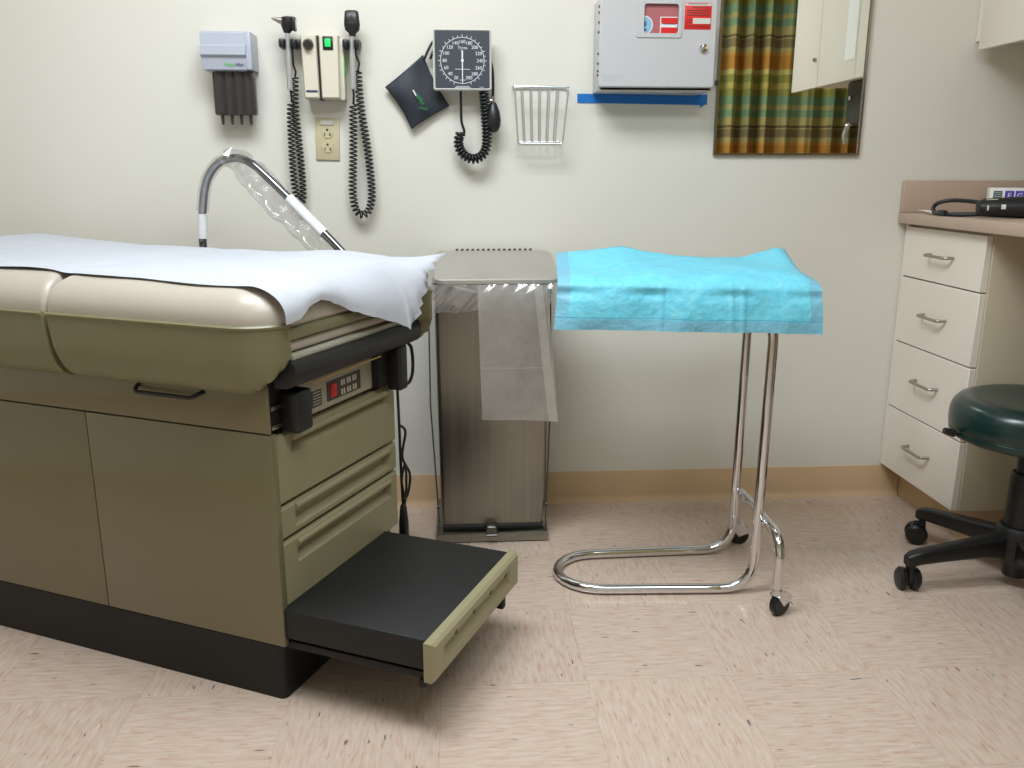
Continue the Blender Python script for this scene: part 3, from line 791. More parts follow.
# rolled cuff with its looped tube
cf = thing('rolled_cuff', 'black rolled blood pressure cuff with looped tube on the counter', 'cuff', (1.56, 2.3, .9145))
b = MB(); rings = []
P0, P1 = Vector((1.405, 2.262, .9405)), Vector((1.66, 2.18, .944))
for t, ry, rz_ in ((0, .006, .008), (.01, .024, .018), (.06, .034, .0235), (.18, .040, .0255), (.4, .044, .029), (.6, .047, .032), (.88, .047, .032), (.97, .040, .027), (1, .01, .01)):
    c = P0.lerp(P1, t); d = (P1 - P0).normalized(); s = Vector((-d.y, d.x, 0)).normalized()
    rings.append([(c + s * ry * math.cos(2 * PI * k / 20) + Vector((0, 0, max(-c.z + .9148, rz_ * math.sin(2 * PI * k / 20))))) for k in range(20)])
b.loft(rings); cb = b.build('cuff_roll', M['pouch'], cf)
def rollpt(t, ang, lift=.0015):
    c = P0.lerp(P1, t); d = (P1 - P0).normalized(); s = Vector((d.y, -d.x, 0)).normalized()
    ry = pw([0, .06, .18, .4, .6], [.02, .034, .040, .044, .047], t); rz_ = pw([0, .06, .18, .4, .6], [.016, .0235, .0255, .029, .032], t)
    return c + s * (ry + lift) * math.cos(ang) + Vector((0, 0, (rz_ + lift) * math.sin(ang)))
b = MB(); b.grid(lambda u, v: rollpt(lerp(.18, .22, u), lerp(-.1, .35, v)), 4, 4); b.grid(lambda u, v: rollpt(lerp(.06, .075, u), lerp(-.25, .25, v)), 3, 4); b.grid(lambda u, v: rollpt(lerp(.06, .16, u), lerp(.95, 1.05, v)), 6, 2)
b.build('cuff_print', M['pale'], cb)
b = MB(); b.tube(catmull([(1.470, 2.277, .940), (1.440, 2.302, .952), (1.400, 2.372, .956), (1.365, 2.392, .945), (1.350, 2.372, .924), (1.362, 2.322, .920), (1.400, 2.282, .921), (1.440, 2.262, .925), (1.470, 2.267, .934)], 8), .0058, 10)
b.lathe([(.0, -.02), (.007, -.019), (.008, -.01), (.008, .012), (.005, .02), (0, .02)], (1.356, 2.342, .9235), 12, 'Y'); b.build('cuff_tube', M['cord'], cf)
b = MB(); R = Matrix.Translation((1.432, 2.43, .9146)) @ Matrix.Rotation(.15, 4, 'Z')
b = MB(R); b.grid(lambda u, v: (lerp(-.07, .07, u), lerp(-.05, .05, v), .0012 + .011 * v * (1 - u)), 8, 6); tag(b.build('note_sheet', M['paperw'], solid=.0004, thickoff=0), 'loose white paper lying on the counter under the cuff tube', 'paper')

# ------------------------------------------------------------------ stool
SC = Vector((1.424, 1.931, 0))
stool = thing('rolling_stool', 'teal vinyl rolling stool with a black five-arm base', 'stool', SC)
b = MB(Matrix.Translation(SC) @ Matrix.Diagonal((.975, .975, 1, 1))); b.lathe([(.0, .392), (.175, .390), (.190, .394), (.197, .402), (.1985, .412), (.1965, .4145), (.1995, .417), (.201, .433), (.200, .456), (.194, .474), (.182, .487), (.164, .494), (.145, .495), (.11, .492), (.06, .490), (.0, .490)], (0, 0, 0), 64); seat = b.build('seat', M['stool'], stool, ang=50)
b = MB(); b.tube(bend([(1.33, 1.93, .384), (1.245, 1.94, .396), (1.222, 1.94, .412)], .02), .0045, 8); b.tube([(1.222, 1.94, .409), (1.196, 1.942, .417)], [.010, .0075], 12); b.build('height_lever', M['blackp'], stool)
b = MB(); b.lathe([(.0, .398), (.075, .398), (.075, .388), (.030, .380), (.028, .30), (.0, .30)], SC, 24); b.lathe([(.0, .305), (.036, .305), (.040, .29), (.040, .16), (.0, .16)], SC, 24); b.build('gas_column', M['blackc'], stool)
b = MB(); b.lathe([(.0, .165), (.048, .165), (.056, .15), (.056, .085), (.048, .075), (.030, .055), (.028, .03), (0, .03)], SC, 24); b.build('hub', M['blackc'], stool)
for k in range(5):
    a = math.radians(183 - 72 * k); d = Vector((math.cos(a), math.sin(a), 0)); s = Vector((-d.y, d.x, 0)); rings = []
    for q, w, z0, z1 in ((.03, .024, .08, .15), (.10, .0215, .086, .137), (.20, .019, .080, .122), (.262, .018, .075, .113), (.288, .0165, .070, .106), (.300, .012, .072, .098)):
        c = SC + d * q; prof = rrect(-w, w, z0, z1, min(w, (z1 - z0) / 2) * .55, 3)
        rings.append([c + s * x + Vector((0, 0, z)) for x, z in prof])
    b = MB(); b.loft(rings); leg = b.build('leg', M['blackc'], stool)
    tip = SC + d * .284; ca = {0: 1.45, 1: 2.75}.get(k, .9 * k); cd = Vector((math.cos(ca), math.sin(ca), 0)); cs = Vector((-cd.y, cd.x, 0))
    RM = Matrix.Translation(tip) @ Matrix.Rotation(ca, 4, 'Z') @ Matrix.Scale(1.06, 4)
    b = MB(RM)
    for sg in (-1, 1): b.lathe([(.006, -.010), (.022, -.010), (.027, -.005), (.0275, .004), (.022, .010), (.008, .0115)], (0.012, sg * .0150, .0275), 22, 'Y')
    b.box(-.010, .022, -.007, .007, .022, .062, .005, 2); b.cyl((0, 0, .055), (0, 0, .085), .008, n=12); b.cyl((.012, -.018, .0275), (.012, .018, .0275), .005, n=10)
    b.build('caster', M['blackc'], leg)

# ------------------------------------------------------------------ wall instruments
def on(x, z, y=D): return Vector((x, y, z))
# specula dispenser
ds = thing('specula_dispenser', 'white box dispenser with dark tubes and four prongs on the wall', 'dispenser', (-.597, D, 1.16))
b = MB()
prof = [(D - .0005, 1.397), (D - .078, 1.397), (D - .084, 1.392), (D - .086, 1.362), (D - .093, 1.358), (D - .094, 1.336), (D - .086, 1.330), (D - .080, 1.300), (D - .074, 1.297), (D - .0005, 1.297)]
b.loft([[(lerp(x, lerp(-.597, x, .94), 1 if z < 1.33 else 0), y, z) for y, z in prof] for x in (-.667, -.548)]); b.build('housing', M['lilac'], ds)
b = MB(); b.box(-.5500, -.5345, D - .086, D + .0008, 1.299, 1.3965, .003); b.build('end_cap', M['lilac'], ds)
b = MB(Matrix.Translation((-.580, D - .0845, 1.312)) @ Matrix.Rotation(PI / 2, 4, 'X')); b.text('Welch', .011, Matrix(), 'RIGHT'); b.build('logo', M['greenp'], ds)
b = MB(Matrix.Translation((-.5785, D - .0845, 1.312)) @ Matrix.Rotation(PI / 2, 4, 'X')); b.text('Allyn', .011, Matrix(), 'LEFT'); b.build('logo', M['navy'], ds)
for k in range(4):
    x = -.631 + k * .0255
    b = MB(); b.lathe([(.0138, 1.297), (.0138, 1.19), (.0130, 1.184), (.005, 1.182), (.0042, 1.165), (.003, 1.158), (.0, 1.158)], (x, D - .052, 0), 18); b.build('specula_tube', M['smoke'], ds)
b = MB(); b.box(-.650, -.537, D - .060, D - .03, 1.183, 1.297, .006); b.build('tube_backing', M['smoke'], ds)
# transformer
tr = thing('wall_transformer', 'ivory diagnostic power unit with green switch on the wall', 'power unit', (-.353, D, 1.228))
for x0, x1, x2, x3 in ((-.4055, -.3635, -.402, -.3615), (-.357, -.3035, -.3555, -.3065)):
    b = MB(); ring = lambda y, q: [(x2 + q, y, 1.228 + q), (x3 - q, y, 1.228 + q), (x1 - q, y, 1.391 - q), (x0 + q, y, 1.391 - q)]
    b.loft([ring(D - .002, 0), ring(D - .066, 0), ring(D - .070, .003)]); b.build('housing', M['beige'], tr)
b = MB(); b.box(-.364, -.3555, D - .062, D - .003, 1.2255, 1.3905); b.build('center_gap', M['blackp'], tr)
b = MB(); b.box(-.307, -.294, D - .05, D - .002, 1.225, 1.386, .003); b.build('side_cover', M['beige'], tr)
b = MB(); b.box(-.2945, -.2925, D - .045, D - .02, 1.29, 1.345, .0005); b.build('side_light', M['greenp'], tr)
b = MB(); b.lathe([(.0, -.018), (.009, -.018), (.0115, -.012), (.0125, 0)], (-.385, D - .070, 1.366), 18, 'Y'); kn = b.build('dial_knob', M['blackp'], tr)
b = MB(); b.lathe([(.0135, -.002), (.0155, -.002), (.0155, 0), (.0135, 0)], (-.385, D - .070, 1.366), 20, 'Y'); b.build('knob_ring', M['satin'], kn)
b = MB(); b.box(-.346, -.3185, D - .0725, D - .068, 1.353, 1.388, .001); sw = b.build('switch_bezel', M['blackp'], tr)
b = MB(); b.box(-.3405, -.3245, D - .0755, D - .070, 1.3605, 1.3815, .0015); b.build('power_switch', M['green'], sw)
b = MB(); b.box(-.397, -.366, D - .0708, D - .069, 1.2435, 1.249); b.build('name_strip', M['navy'], tr)
for sg, x0, x1 in ((-1, -.460, -.405), (1, -.303, -.248)):
    b = MB(); b.box(x0, x1, D - .045, D - .004, 1.362, 1.384, .004)
    c = -.440 if sg < 0 else -.270
    b.box(c - .024, c - .010, D - .072, D - .02, 1.358, 1.382, .005); b.box(c + .010, c + .022, D - .072, D - .02, 1.358, 1.382, .005)
    b.build('cradle', M['blackp'], tr)
# otoscope and ophthalmoscope
def handle(b, x, z0, z1, dx):
    b.tube([(x + dx, D - .058, z0), (x + dx * .4, D - .058, lerp(z0, z1, .62)), (x + dx * .4, D - .058, lerp(z0, z1, .63)), (x + dx * .25, D - .058, lerp(z0, z1, .66)), (x, D - .058, z1)], [.0078, .0078, .0062, .0068, .0066], 16)
ot = thing('otoscope', 'otoscope with chrome handle and pointed silver tip in the left cradle', 'otoscope', (-.441, D, .95))
b = MB(); handle(b, -.4405, 1.252, 1.408, -.002); b.build('handle', M['silver'], ot)
b = MB(); b.tube([(-.442, D - .058, 1.396), (-.441, D - .058, 1.403), (-.439, D - .058, 1.411), (-.438, D - .058, 1.423), (-.437, D - .058, 1.434), (-.437, D - .058, 1.438)], [.008, .0125, .017, .020, .019, .011], 16)
b.box(-.427, -.4165, D - .072, D - .044, 1.402, 1.437, .003); hd = b.build('head', M['blackp'], ot)
b = MB(); b.tube([(-.449, D - .062, 1.426), (-.461, D - .064, 1.4275), (-.479, D - .066, 1.433)], [.011, .0075, .0025], 14); b.build('ear_tip', M['satin'], hd)
b = MB(); b.box(-.4190, -.4158, D - .064, D - .052, 1.408, 1.431, .001); b.build('lens', M['pale'], hd)
op = thing('ophthalmoscope', 'ophthalmoscope with tall black head and chrome handle in the right cradle', 'ophthalmoscope', (-.268, D, .9))
b = MB(); handle(b, -.269, 1.254, 1.398, -.001); b.build('handle', M['silver'], op)
b = MB(); rings = []
for z, w, dd in ((1.390, .008, .008), (1.398, .010, .009), (1.405, .0185, .012), (1.418, .0210, .014), (1.432, .0200, .014), (1.452, .0178, .012), (1.455, .013, .009)):
    rings.append([(-.2665 + x, D - .058 + y, z) for x, y in rrect(-w, w, -dd, dd, dd * .55, 3)])
b.loft(rings); oh = b.build('head', M['blackp'], op)
b = MB(); b.lathe([(.0, -.0009), (.004, -.0009), (.004, 0)], (-.2665, D - .0722, 1.437), 12, 'Y'); b.box(-.275, -.2575, D - .0735, D - .0715, 1.421, 1.424); b.build('lens', M['dkgrey'], oh)
# coiled cords
b = MB()
p1 = catmull([(-.4425, D - .052, 1.250), (-.441, D - .05, 1.225), (-.447, D - .045, 1.19), (-.450, D - .04, 1.09), (-.450, D - .038, 1.02), (-.445, D - .034, .962), (-.437, D - .03, .944), (-.429, D - .028, .960), (-.428, D - .028, 1.02), (-.431, D - .028, 1.10), (-.436, D - .028, 1.20), (-.433, D - .028, 1.275), (-.429, D - .03, 1.30)], 8)
b.tube(coil(p1[10:-6], .0088, .0112, 11), .0024, 6); b.tube(p1[:11], .003, 7); b.tube([p1[-7]] + p1[-6:] + [(-.434, D - .034, 1.318), (-.434, D - .038, 1.365)], .0028, 7); b.build('coiled_cord', M['cord'], ot, ang=180)
b = MB()
p2 = catmull([(-.271, D - .054, 1.255), (-.271, D - .05, 1.235), (-.274, D - .046, 1.20), (-.279, D - .042, 1.09), (-.286, D - .038, .975), (-.279, D - .034, .926), (-.262, D - .032, .912), (-.243, D - .030, .926), (-.233, D - .028, .975), (-.240, D - .028, 1.09), (-.254, D - .028, 1.20), (-.259, D - .028, 1.29), (-.254, D - .03, 1.325)], 8)
b.tube(coil(p2[14:-6], .0098, .0112, 11), .0024, 6); b.tube(p2[:15], .003, 7); b.tube([p2[-7]] + p2[-6:] + [(-.262, D - .034, 1.345), (-.262, D - .038, 1.368)], .0028, 7); b.build('coiled_cord', M['cord'], op, ang=180)
# outlet plate
OR = Matrix.Translation((-.3545, D, 1.1225)) @ Matrix.Rotation(.025, 4, 'Y')
ou = thing('wall_outlet', 'almond double outlet plate on the wall below the power unit', 'outlet', (-.3545, D, 1.065))
b = MB(OR); b.box(-.0335, .0335, -.006, -.0008, -.0575, .0575, .002); b.build('cover_plate', M['plate'], ou)
b = MB(OR); b.box(-.019, .019, -.0085, -.005, .038, .0515, .0015); b.build('name_tag', M['pale'], ou)
for dz in (.018, -.022):
    b = MB(OR); b.lathe([(.0, -.0022), (.0155, -.0022), (.0165, 0)], (0, -.006, dz), 24, 'Y'); so = b.build('socket', M['plate'], ou)
    b = MB(OR)
    b.box(-.0085, -.0060, -.0088, -.0078, dz - .009, dz - .001); b.box(.0055, .0095, -.0088, -.0078, dz - .009, dz - .002); b.lathe([(0, -.0006), (.0034, -.0006), (.0034, 0)], (0, -.0081, dz + .007), 12, 'Y'); b.build('slot', M['dkgrey'], so)
# pressure gauge
gx0, gx1, gz0, gz1 = -.0495, .1115, 1.252, 1.412
gc = Vector(((gx0 + gx1) / 2, 0, (gz0 + gz1) / 2)); GY = D - .062
ga = thing('pressure_gauge', 'square wall blood pressure gauge with dark dial and coiled black hose', 'pressure gauge', (gc.x, D, 1.05))
b = MB(); R0 = rrect(gx0, gx1, gz0, gz1, .006, 4); R1 = rrect(gx0 + .003, gx1 - .003, gz0 + .003, gz1 - .003, .005, 4)
b.loft([[(x, D - .034, z) for x, z in R1], [(x, D - .040, z) for x, z in R0], [(x, GY, z) for x, z in R0], [(x, GY - .003, z) for x, z in R1], [(x, GY, z) for x, z in rrect(gx0 + .006, gx1 - .006, gz0 + .006, gz1 - .006, .003, 4)]]); b.build('case', M['gcase'], ga)
b = MB(); b.box(.005, .09, D - .035, D + .0005, 1.285, 1.385, .004); b.build('mount_plate', M['dkgrey'], ga)
b = MB(); b.loft([[(x, y, z) for x, z in rrect(gx0 + .0055, gx1 - .0055, gz0 + .0055, gz1 - .0055, .003, 4)] for y in (GY + .002, GY - .0012)]); fa = b.build('dial_face', M['gface'], ga)
FC = Matrix.Translation((gc.x, GY - .0014, gc.z - .002)) @ Matrix.Rotation(PI / 2, 4, 'X')
b = MB(FC); b.tube([(.0600 * math.cos(t), .0600 * math.sin(t), 0) for t in [2 * PI * k / 64 for k in range(64)]], .0009, 6, closed=True)
for i in range(15):
    a = math.radians(-90 - (21.5 + i * 22.64))
    b.text(str(20 + 20 * i), .0125, Matrix.Translation((.0485 * math.cos(a), .0485 * math.sin(a), 0)), depth=.0002)
    for k, L in ((0, .0048), (1, .003)):
        if i == 14 and k: continue
        a2 = math.radians(-90 - (21.5 + (i + k * .5) * 22.64)); c, s_ = math.cos(a2), math.sin(a2)
        m = Matrix.Rotation(a2, 3, 'Z')
        b.box(.0615, .0625 + L, -.0007, .0007, -.0003, .0003, rot=m)
b.text('Tycos', .011, Matrix.Translation((.001, .033, 0)), depth=.0002)
b.box(-.020, .021, -.0232, -.0220, 0, .0003); b.box(-.008, .008, -.0515, -.0503, 0, .0003); b.box(-.019, .019, -.0680, -.0668, 0, .0003); b.box(-.022, .022, -.0715, -.0703, 0, .0003)
b.box(.046, .058, -.0700, -.0690, 0, .0003)
b.build('dial_marking', M['white'], fa, ang=20)
b = MB(FC); b.loft([[(-.0022, .026, z), (.0022, .026, z), (.0016, 0, z), (.0011, -.061, z), (-.0011, -.061, z), (-.0016, 0, z)] for z in (.0015, .0025)]); b.lathe([(.004, .001), (.004, .003), (.0, .0034)], (0, 0, 0), 14); b.build('needle', M['white'], fa)
b = MB()
hp = catmull([(.026, D - .04, 1.256), (.026, D - .04, 1.20), (.027, D - .04, 1.170), (.034, D - .04, 1.145), (.031, D - .04, 1.135), (.022, D - .042, 1.139)], 8); b.tube(hp, .0038, 8)
hc = catmull([(.025, D - .044, 1.140), (.018, D - .044, 1.122), (.020, D - .044, 1.098), (.034, D - .044, 1.078), (.058, D - .044, 1.068), (.082, D - .044, 1.076), (.096, D - .044, 1.10), (.098, D - .044, 1.14), (.094, D - .044, 1.20), (.090, D - .044, 1.256)], 10)
b.tube(coil(hc, .0112, .0098, 12), .0037, 6); b.build('coiled_hose', M['cord'], ga, ang=180)
b = MB(); b.tube(catmull([(.108, D - .030, 1.340), (.115, D - .033, 1.31), (.1165, D - .04, 1.27), (.1155, D - .042, 1.235)], 8), .004, 8); b.build('bulb_hose', M['cord'], ga)
b = MB(); b.tube([(.1155, D - .042, 1.238), (.1155, D - .042, 1.222)], .0055, 12); b.tube([(.108, D - .044, 1.228), (.1155, D - .044, 1.228)], .003, 8); b.build('valve', M['satin'], ga)
b = MB(); b.lathe([(.0, 1.223), (.007, 1.222), (.012, 1.214), (.0185, 1.196), (.0215, 1.176), (.0200, 1.158), (.0140, 1.145), (.007, 1.141), (.0, 1.141)], (.1165, D - .044, 0), 24); b.build('squeeze_bulb', M['cord'], ga)
# cuff behind the gauge
cu = thing('pressure_cuff', 'dark navy blood pressure cuff hanging tilted behind the gauge', 'cuff', (-.1, D, 1.15))
c00, c01, c11, c10 = Vector((-.186, D - .022, 1.263)), Vector((-.078, D - .016, 1.350)), Vector((-.006, D - .015, 1.214)), Vector((-.115, D - .022, 1.150))
def cuffp(u, v):
    p = c00.lerp(c01, u).lerp(c10.lerp(c11, u), v)
    q = .020 * math.sin(min(1, u * 1.25) * PI) * math.sin(v * PI) * (1 - .6 * u) + .002 * math.sin(v * 7 + u * 3)
    e = .006 * math.sin(v * PI) * (2 * abs(u - .5)) ** 4 * (1 if u > .5 else -1); g = .004 * math.sin(u * PI) * (1 if v > .5 else -1) * (2 * abs(v - .5)) ** 4
    return (p.x - e * .8 + g * .5, p.y - q, p.z - e * .5 + g)
b = MB(); b.grid(cuffp, 22, 26); cuf = b.build('cuff_cloth', M['cuff'], cu, ang=180, solid=.008, thickoff=1)
if True:
    rm = random.Random(5)
    b = MB()
    for k in range(9):
        u0, v0 = .42 + rm.uniform(-.05, .05), .50 + .04 * k
        b.grid(lambda u, v: Vector(cuffp(u0 + u * .08, v0 + v * .022)) + Vector((0, -.0092, 0)), 2, 1)
    b.build('cuff_print', M['cuffp'], cuf)
    b = MB(); b.grid(lambda u, v: Vector(cuffp(.45 + u * .03, .40 + v * .12)) + Vector((0, -.0092, 0)), 2, 2); b.build('cuff_print', M['pale'], cuf)
for dx in (0, .016):
    b = MB(); b.tube(catmull([(-.074 + dx, D - .022, 1.338), (-.064 + dx, D - .022, 1.36), (-.048 + dx, D - .018, 1.386), (-.032 + dx, D - .016, 1.392)], 6), .0036, 8); b.build('cuff_hose', M['cord'], cu)
# wire basket
bk = thing('wire_basket', 'small chrome wire basket empty on the wall beside the gauge', 'basket', (.251, D, 1.11))
yf, yb = D - .062, D - .006
def fx(x, z): return lerp(.2555, x, 1 - .18 * (1.270 - z) / .152)
b = MB(Matrix.Translation((-.007, 0, -.008)))
b.tube(bend([(.180, yb, 1.274), (.180, yf, 1.272), (.335, yf, 1.270), (.335, yb, 1.274), (.180, yb, 1.274)], .006, 4), .0024, 8)
b.tube(bend([(.183, yf, 1.266), (.193, yf + .004, 1.119), (.3195, yf + .004, 1.118), (.333, yf, 1.264)], .008, 4), .0026, 8)
b.tube(bend([(.195, yf + .004, 1.119), (.195, yb, 1.125), (.318, yb, 1.125), (.318, yf + .004, 1.119)], .006, 4), .0022, 8); bf = b.build('rim_frame', M['silver'], bk)
for k in range(5):
    x = .205 + k * .0255; xb = lerp(.2555, x, .84)
    b = MB(Matrix.Translation((-.007, 0, -.008))); b.tube(bend([(x, yf, 1.268), (xb, yf + .003, 1.120), (xb, yb, 1.126), (x, yb, 1.268)], .006, 4), .0017, 7); b.build('wire', M['silver'], bk)
for x in (.215, .296):
    b = MB(Matrix.Translation((-.007, 0, -.008))); b.tube([(x, yb + .001, 1.274), (x, D - .0015, 1.278)], .004, 8); b.build('mount', M['satin'], bk)
# sharps cabinet
sh = thing('sharps_cabinet', 'white locking sharps container cabinet with red labels on the wall', 'sharps cabinet', (.56, D, 1.248))
SY = D - .12
b = MB(); b.box(.404, .722, SY + .014, D - .002, 1.250, 1.490, .003); b.build('cabinet_body', M['sharps'], sh)
wx0, wx1, wz0, wz1 = .521, .615, 1.3975, 1.472
b = MB()
outer = rrect(.402, .7225, 1.258, 1.492, .006, 4); inner = rrect(wx0 - .0, wx1 + .0, wz0, wz1, .007, 4)
b.loft([[(x, SY + .013, z) for x, z in outer], [(x, SY + .003, z) for x, z in outer], [(x, SY, z) for x, z in rrect(.405, .7195, 1.261, 1.489, .006, 4)], [(x, SY, z) for x, z in inner], [(x, SY + .006, z) for x, z in inner], [(x, SY + .013, z) for x, z in inner]], cap0=False, cap1=False)
door = b.build('cabinet_door', M['sharps'], sh, ang=15)
b = MB(); oo = rrect(.499, .627, 1.385, 1.484, .006, 4)
b.loft([[(x, SY + .001, z) for x, z in oo], [(x, SY - .003, z) for x, z in rrect(.501, .625, 1.387, 1.482, .006, 4)], [(x, SY - .003, z) for x, z in inner], [(x, SY + .004, z) for x, z in inner]], cap0=False, cap1=False); b.build('window_bezel', M['sharps'], door, ang=15)
b = MB(); b.box(wx0 - .01, wx1 + .01, SY + .006, SY + .010, wz0 - .01, wz1 + .01); wi = b.build('window_view', M['pink'], door)
b = MB(); b.loft([[(max(wx0 + .0005, x), y, z) for x, z in [(wx0 + .004 + .0225 * math.cos(t), 1.419 + .0235 * math.sin(t)) for t in [2 * PI * k / 28 for k in range(28)]]] for y in (SY + .0055, SY + .0065)]); ci = b.build('round_sticker', M['white'], wi)
b = MB(); b.loft([[(max(wx0 + .0005, x), y, z) for x, z in [(wx0 + .004 + .0195 * math.cos(t), 1.419 + .0205 * math.sin(t)) for t in [2 * PI * k / 28 for k in range(28)]]] for y in (SY + .0050, SY + .0060)]); b.build('sticker_face', M['skyb'], ci)
b = MB(); b.box(wx0 + .001, wx0 + .008, SY + .0042, SY + .0052, 1.416, 1.428); b.box(wx0 + .001, wx0 + .010, SY + .0042, SY + .0052, 1.405, 1.409); b.build('sticker_print', M['royal'], ci)
b = MB(); b.box(.567, wx1 - .0005, SY + .0050, SY + .0062, wz0 + .0005, 1.4405); rl = b.build('inner_label', M['white'], wi)
b = MB(); b.box(.5695, wx1 - .0008, SY + .0044, SY + .0054, 1.4225, 1.438); b.box(.5695, wx1 - .0008, SY + .0044, SY + .0054, wz0 + .001, 1.4135); b.build('label_red', M['red'], rl)
b = MB(); b.box(.575, .610, SY + .0040, SY + .0046, 1.4215, 1.4235); b.build('label_text', M['label'], rl)
b = MB(Matrix.Translation((-.006, 0, 0))); b.box(.638, .7115, SY - .0012, SY + .0005, 1.4085, 1.476, .0004); lb = b.build('warning_label', M['red'], door)
b = MB(Matrix.Translation((-.006, 0, 0))); b.box(.639, .7105, SY - .0018, SY - .0010, 1.468, 1.4745); b.box(.661, .7095, SY - .0018, SY - .0010, 1.4225, 1.437); b.box(.663, .692, SY - .0018, SY - .0010, 1.4625, 1.4645); b.build('label_panel', M['pale'], lb)
b = MB(Matrix.Translation((-.006, 0, 0)))
for x0, x1, z in ((.645, .70, 1.4725), (.660, .698, 1.4635), (.644, .706, 1.4565), (.644, .700, 1.4505), (.644, .704, 1.4445), (.644, .657, 1.4325), (.644, .657, 1.4265), (.645, .705, 1.4165)): b.box(x0, x1, SY - .0022, SY - .0014, z - .0008, z + .0008)
b.build('label_text', M['label'], lb)
b = MB(); b.lathe([(.0, -.012), (.004, -.012), (.0045, -.008), (.0105, -.007), (.0115, -.002), (.0115, 0)], (.687, SY, 1.361), 20, 'Y'); b.build('lock', M['chrome'], door)
b = MB()
for x0, x1, z in ((.409, .477, 1.2875), (.417, .470, 1.281), (.412, .455, 1.275)): b.box(x0, x1, SY - .0004, SY + .0003, z, z + .0012)
b.build('embossed_text', M['lilac'], door)
b = MB(); b.box(.410, .716, SY + .014, SY + .020, 1.2505, 1.258); b.build('bottom_lip', M['knee'], sh)
for zs in ((1.465, 1.45, 1.425), (1.345, 1.32, 1.30, 1.29), (1.40,)):
    b = MB()
    for z in zs: b.cyl((.4005, SY + .012, z - .003), (.4005, SY + .012, z + .003), .0022, n=8)
    b.build('hinge', M['dkgrey'], sh)
b = MB(); b.loft([[(x, y, z) for x, y in rrect(.437, .695, D - .112, D - .012, .012, 3)] for z in (1.4895, 1.60)]); tag(b.build('sharps_container', M['pink']), 'translucent red sharps container rising out of the white wall cabinet', 'sharps container')
# painter's tape
b = MB(); TPY = D - .0022
poly = [(.360, 1.2505), (.700, 1.2475), (.722, 1.2495), (.7405, 1.2510), (.7400, 1.2225), (.733, 1.2225), (.7215, 1.2135), (.7205, 1.2215), (.55, 1.2235), (.361, 1.2255)]
b.prism(poly, 'Y', TPY, D + .0003); tag(b.build('tape_strip', M['tape'], smooth=False), 'strip of blue tape on the wall below the sharps cabinet', 'tape')
# mirror
mi = thing('wall_mirror', 'wall mirror in a thin metal frame reflecting the plaid curtain', 'mirror', (.986, D, 1.082))
b = MB(); mx0, mx1, mz0, mz1 = .7655, 1.206, 1.081, 1.70
b.box(mx0, mx1, D - .006, D - .003, mz0, mz1); b.build('glass', M['mirror'], mi)
b = MB(); fw = .006
o = [(mx0, mz0), (mx1, mz0), (mx1, mz1), (mx0, mz1)]; i = [(mx0 + fw, mz0 + fw), (mx1 - fw, mz0 + fw), (mx1 - fw, mz1 - fw), (mx0 + fw, mz1 - fw)]
b.loft([[(x, D - .001, z) for x, z in o], [(x, D - .011, z) for x, z in o], [(x, D - .011, z) for x, z in i], [(x, D - .006, z) for x, z in i]], cap0=False, cap1=False); b.build('mirror_frame', M['frame'], mi)
b = MB(); b.box(mx0 - .006, mx0 + .004, D - .013, D - .002, 1.277, 1.289, .001); b.build('clip', M['dkgrey'], mi)

# ------------------------------------------------------------------ what the mirror shows: curtain and soap dispenser behind the camera
track = catmull([(1.0, -.07, 0), (1.4, -.05, 0), (1.8, -.04, 0), (2.2, -.05, 0), (2.66, -.06, 0)], 130)
cum = [0]
for p, q in zip(track, track[1:]): cum.append(cum[-1] + (q - p).length)
def cpt(u, v):
    i = min(int(u * (len(track) - 1)), len(track) - 2); p = track[i].lerp(track[i + 1], u * (len(track) - 1) - i)
    d = (track[i + 1] - track[i]).normalized(); nrm = Vector((-d.y, d.x, 0)); s = cum[i]
    amp = .050 * (1 - .15 * v) * (.8 + .3 * math.sin(s * 11)); w = math.sin(s * 2 * PI / .118 + 1.1 * math.sin(s * 9)) + .2 * math.sin(s * 2 * PI / .051 + 1)
    q = p + nrm * amp * w
    return (q.x, q.y, lerp(.32, 2.37, v))
b = MB(); b.grid(cpt, 480, 10, uv=True)
lay = b.bm.loops.layers.uv.verify()
for f in b.bm.faces:
    for l in f.loops:
        u = l[lay].uv[0]; l[lay].uv = (u * cum[-1] * 1.6, l.vert.co.z)
tag(b.build('privacy_curtain', M['curtain'], ang=180), 'plaid privacy curtain in orange, teal and olive, seen in the mirror', 'curtain')
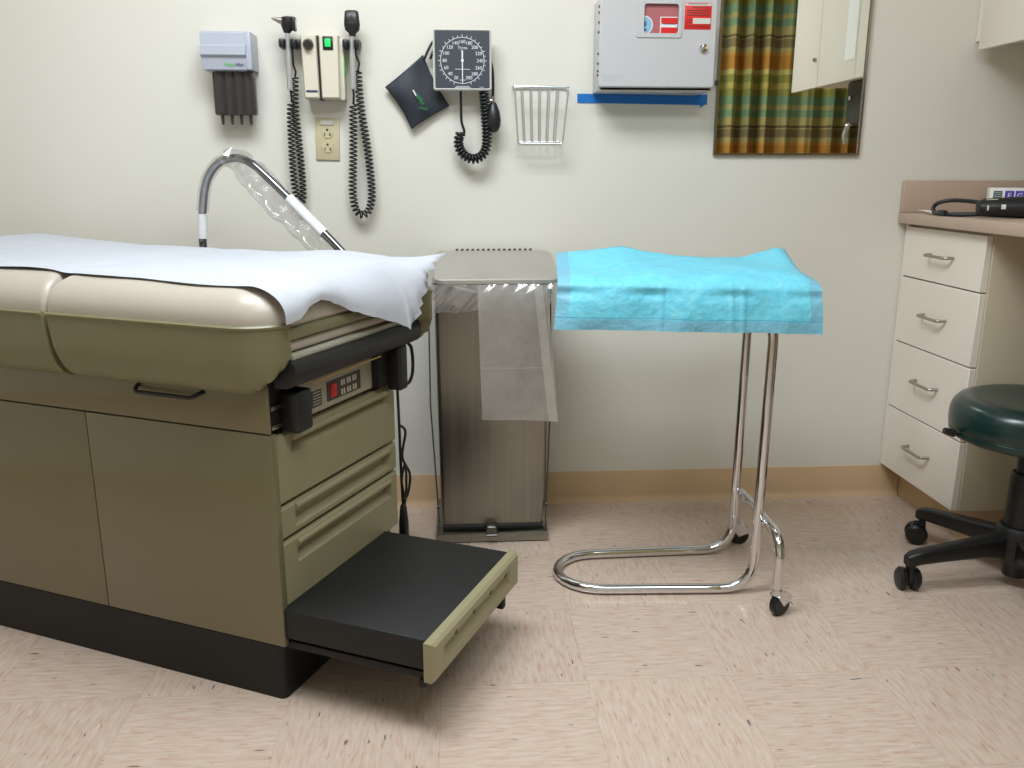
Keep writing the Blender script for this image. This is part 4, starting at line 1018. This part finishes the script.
b = MB(); b.tube([p + Vector((0, 0, 2.405)) for p in track[::6]] + [track[-1] + Vector((0, 0, 2.405))], .035, 8); tag(b.build('curtain_track', M['satin']), 'straight metal curtain track on the ceiling above the plaid curtain', 'track')
so = thing('towel_dispenser', 'charcoal dispenser with a chrome lever hung under the wall cabinet, seen in the mirror', 'dispenser', (1.74, 1.52, 1.16))
b = MB(); b.box(1.655, 1.83, 1.45, 1.60, 1.225, 1.3975, .010, 3); b.build('housing', M['dkgrey'], so)
b = MB(); b.box(1.68, 1.80, 1.47, 1.58, 1.3965, 1.399); b.build('mount_plate', M['satin'], so)
b = MB(); b.tube(bend([(1.68, 1.49, 1.235), (1.655, 1.485, 1.225), (1.645, 1.475, 1.18), (1.655, 1.475, 1.15)], .02), .009, 10); b.cyl((1.66, 1.50, 1.33), (1.645, 1.50, 1.33), .009); b.build('lever', M['chrome'], so)

# ------------------------------------------------------------------ camera and world
cam = bpy.data.cameras.new('camera'); co = bpy.data.objects.new('camera', cam); col.objects.link(co)
F, PITCH, YAW, ROLL = 856.9, .24369, .06723, .000966
cam.sensor_width = 36; cam.lens = 36 * F / 1024; cam.clip_start = .02
fwd = Vector((math.sin(YAW) * math.cos(PITCH), math.cos(YAW) * math.cos(PITCH), -math.sin(PITCH)))
rt = Vector((math.cos(YAW), -math.sin(YAW), 0)); up = rt.cross(fwd)
r2 = rt * math.cos(ROLL) + up * math.sin(ROLL); u2 = up * math.cos(ROLL) - rt * math.sin(ROLL)
mw = Matrix((r2, u2, -fwd)).transposed().to_4x4(); mw.translation = (0, 0, H); co.matrix_world = mw
sc.camera = co
w = bpy.data.worlds.new('world'); sc.world = w; w.use_nodes = True
w.node_tree.nodes['Background'].inputs[0].default_value = (1, .97, .92, 1); w.node_tree.nodes['Background'].inputs[1].default_value = .05
vs = sc.view_settings; vs.view_transform = 'Standard'; vs.look = 'None'; vs.gamma = 1; vs.exposure = 0.85; vs.use_curve_mapping = False
sc.cycles.max_bounces = 10; sc.cycles.diffuse_bounces = 5; sc.cycles.glossy_bounces = 6; sc.cycles.transparent_max_bounces = 16
sc.cycles.sample_clamp_indirect = 6
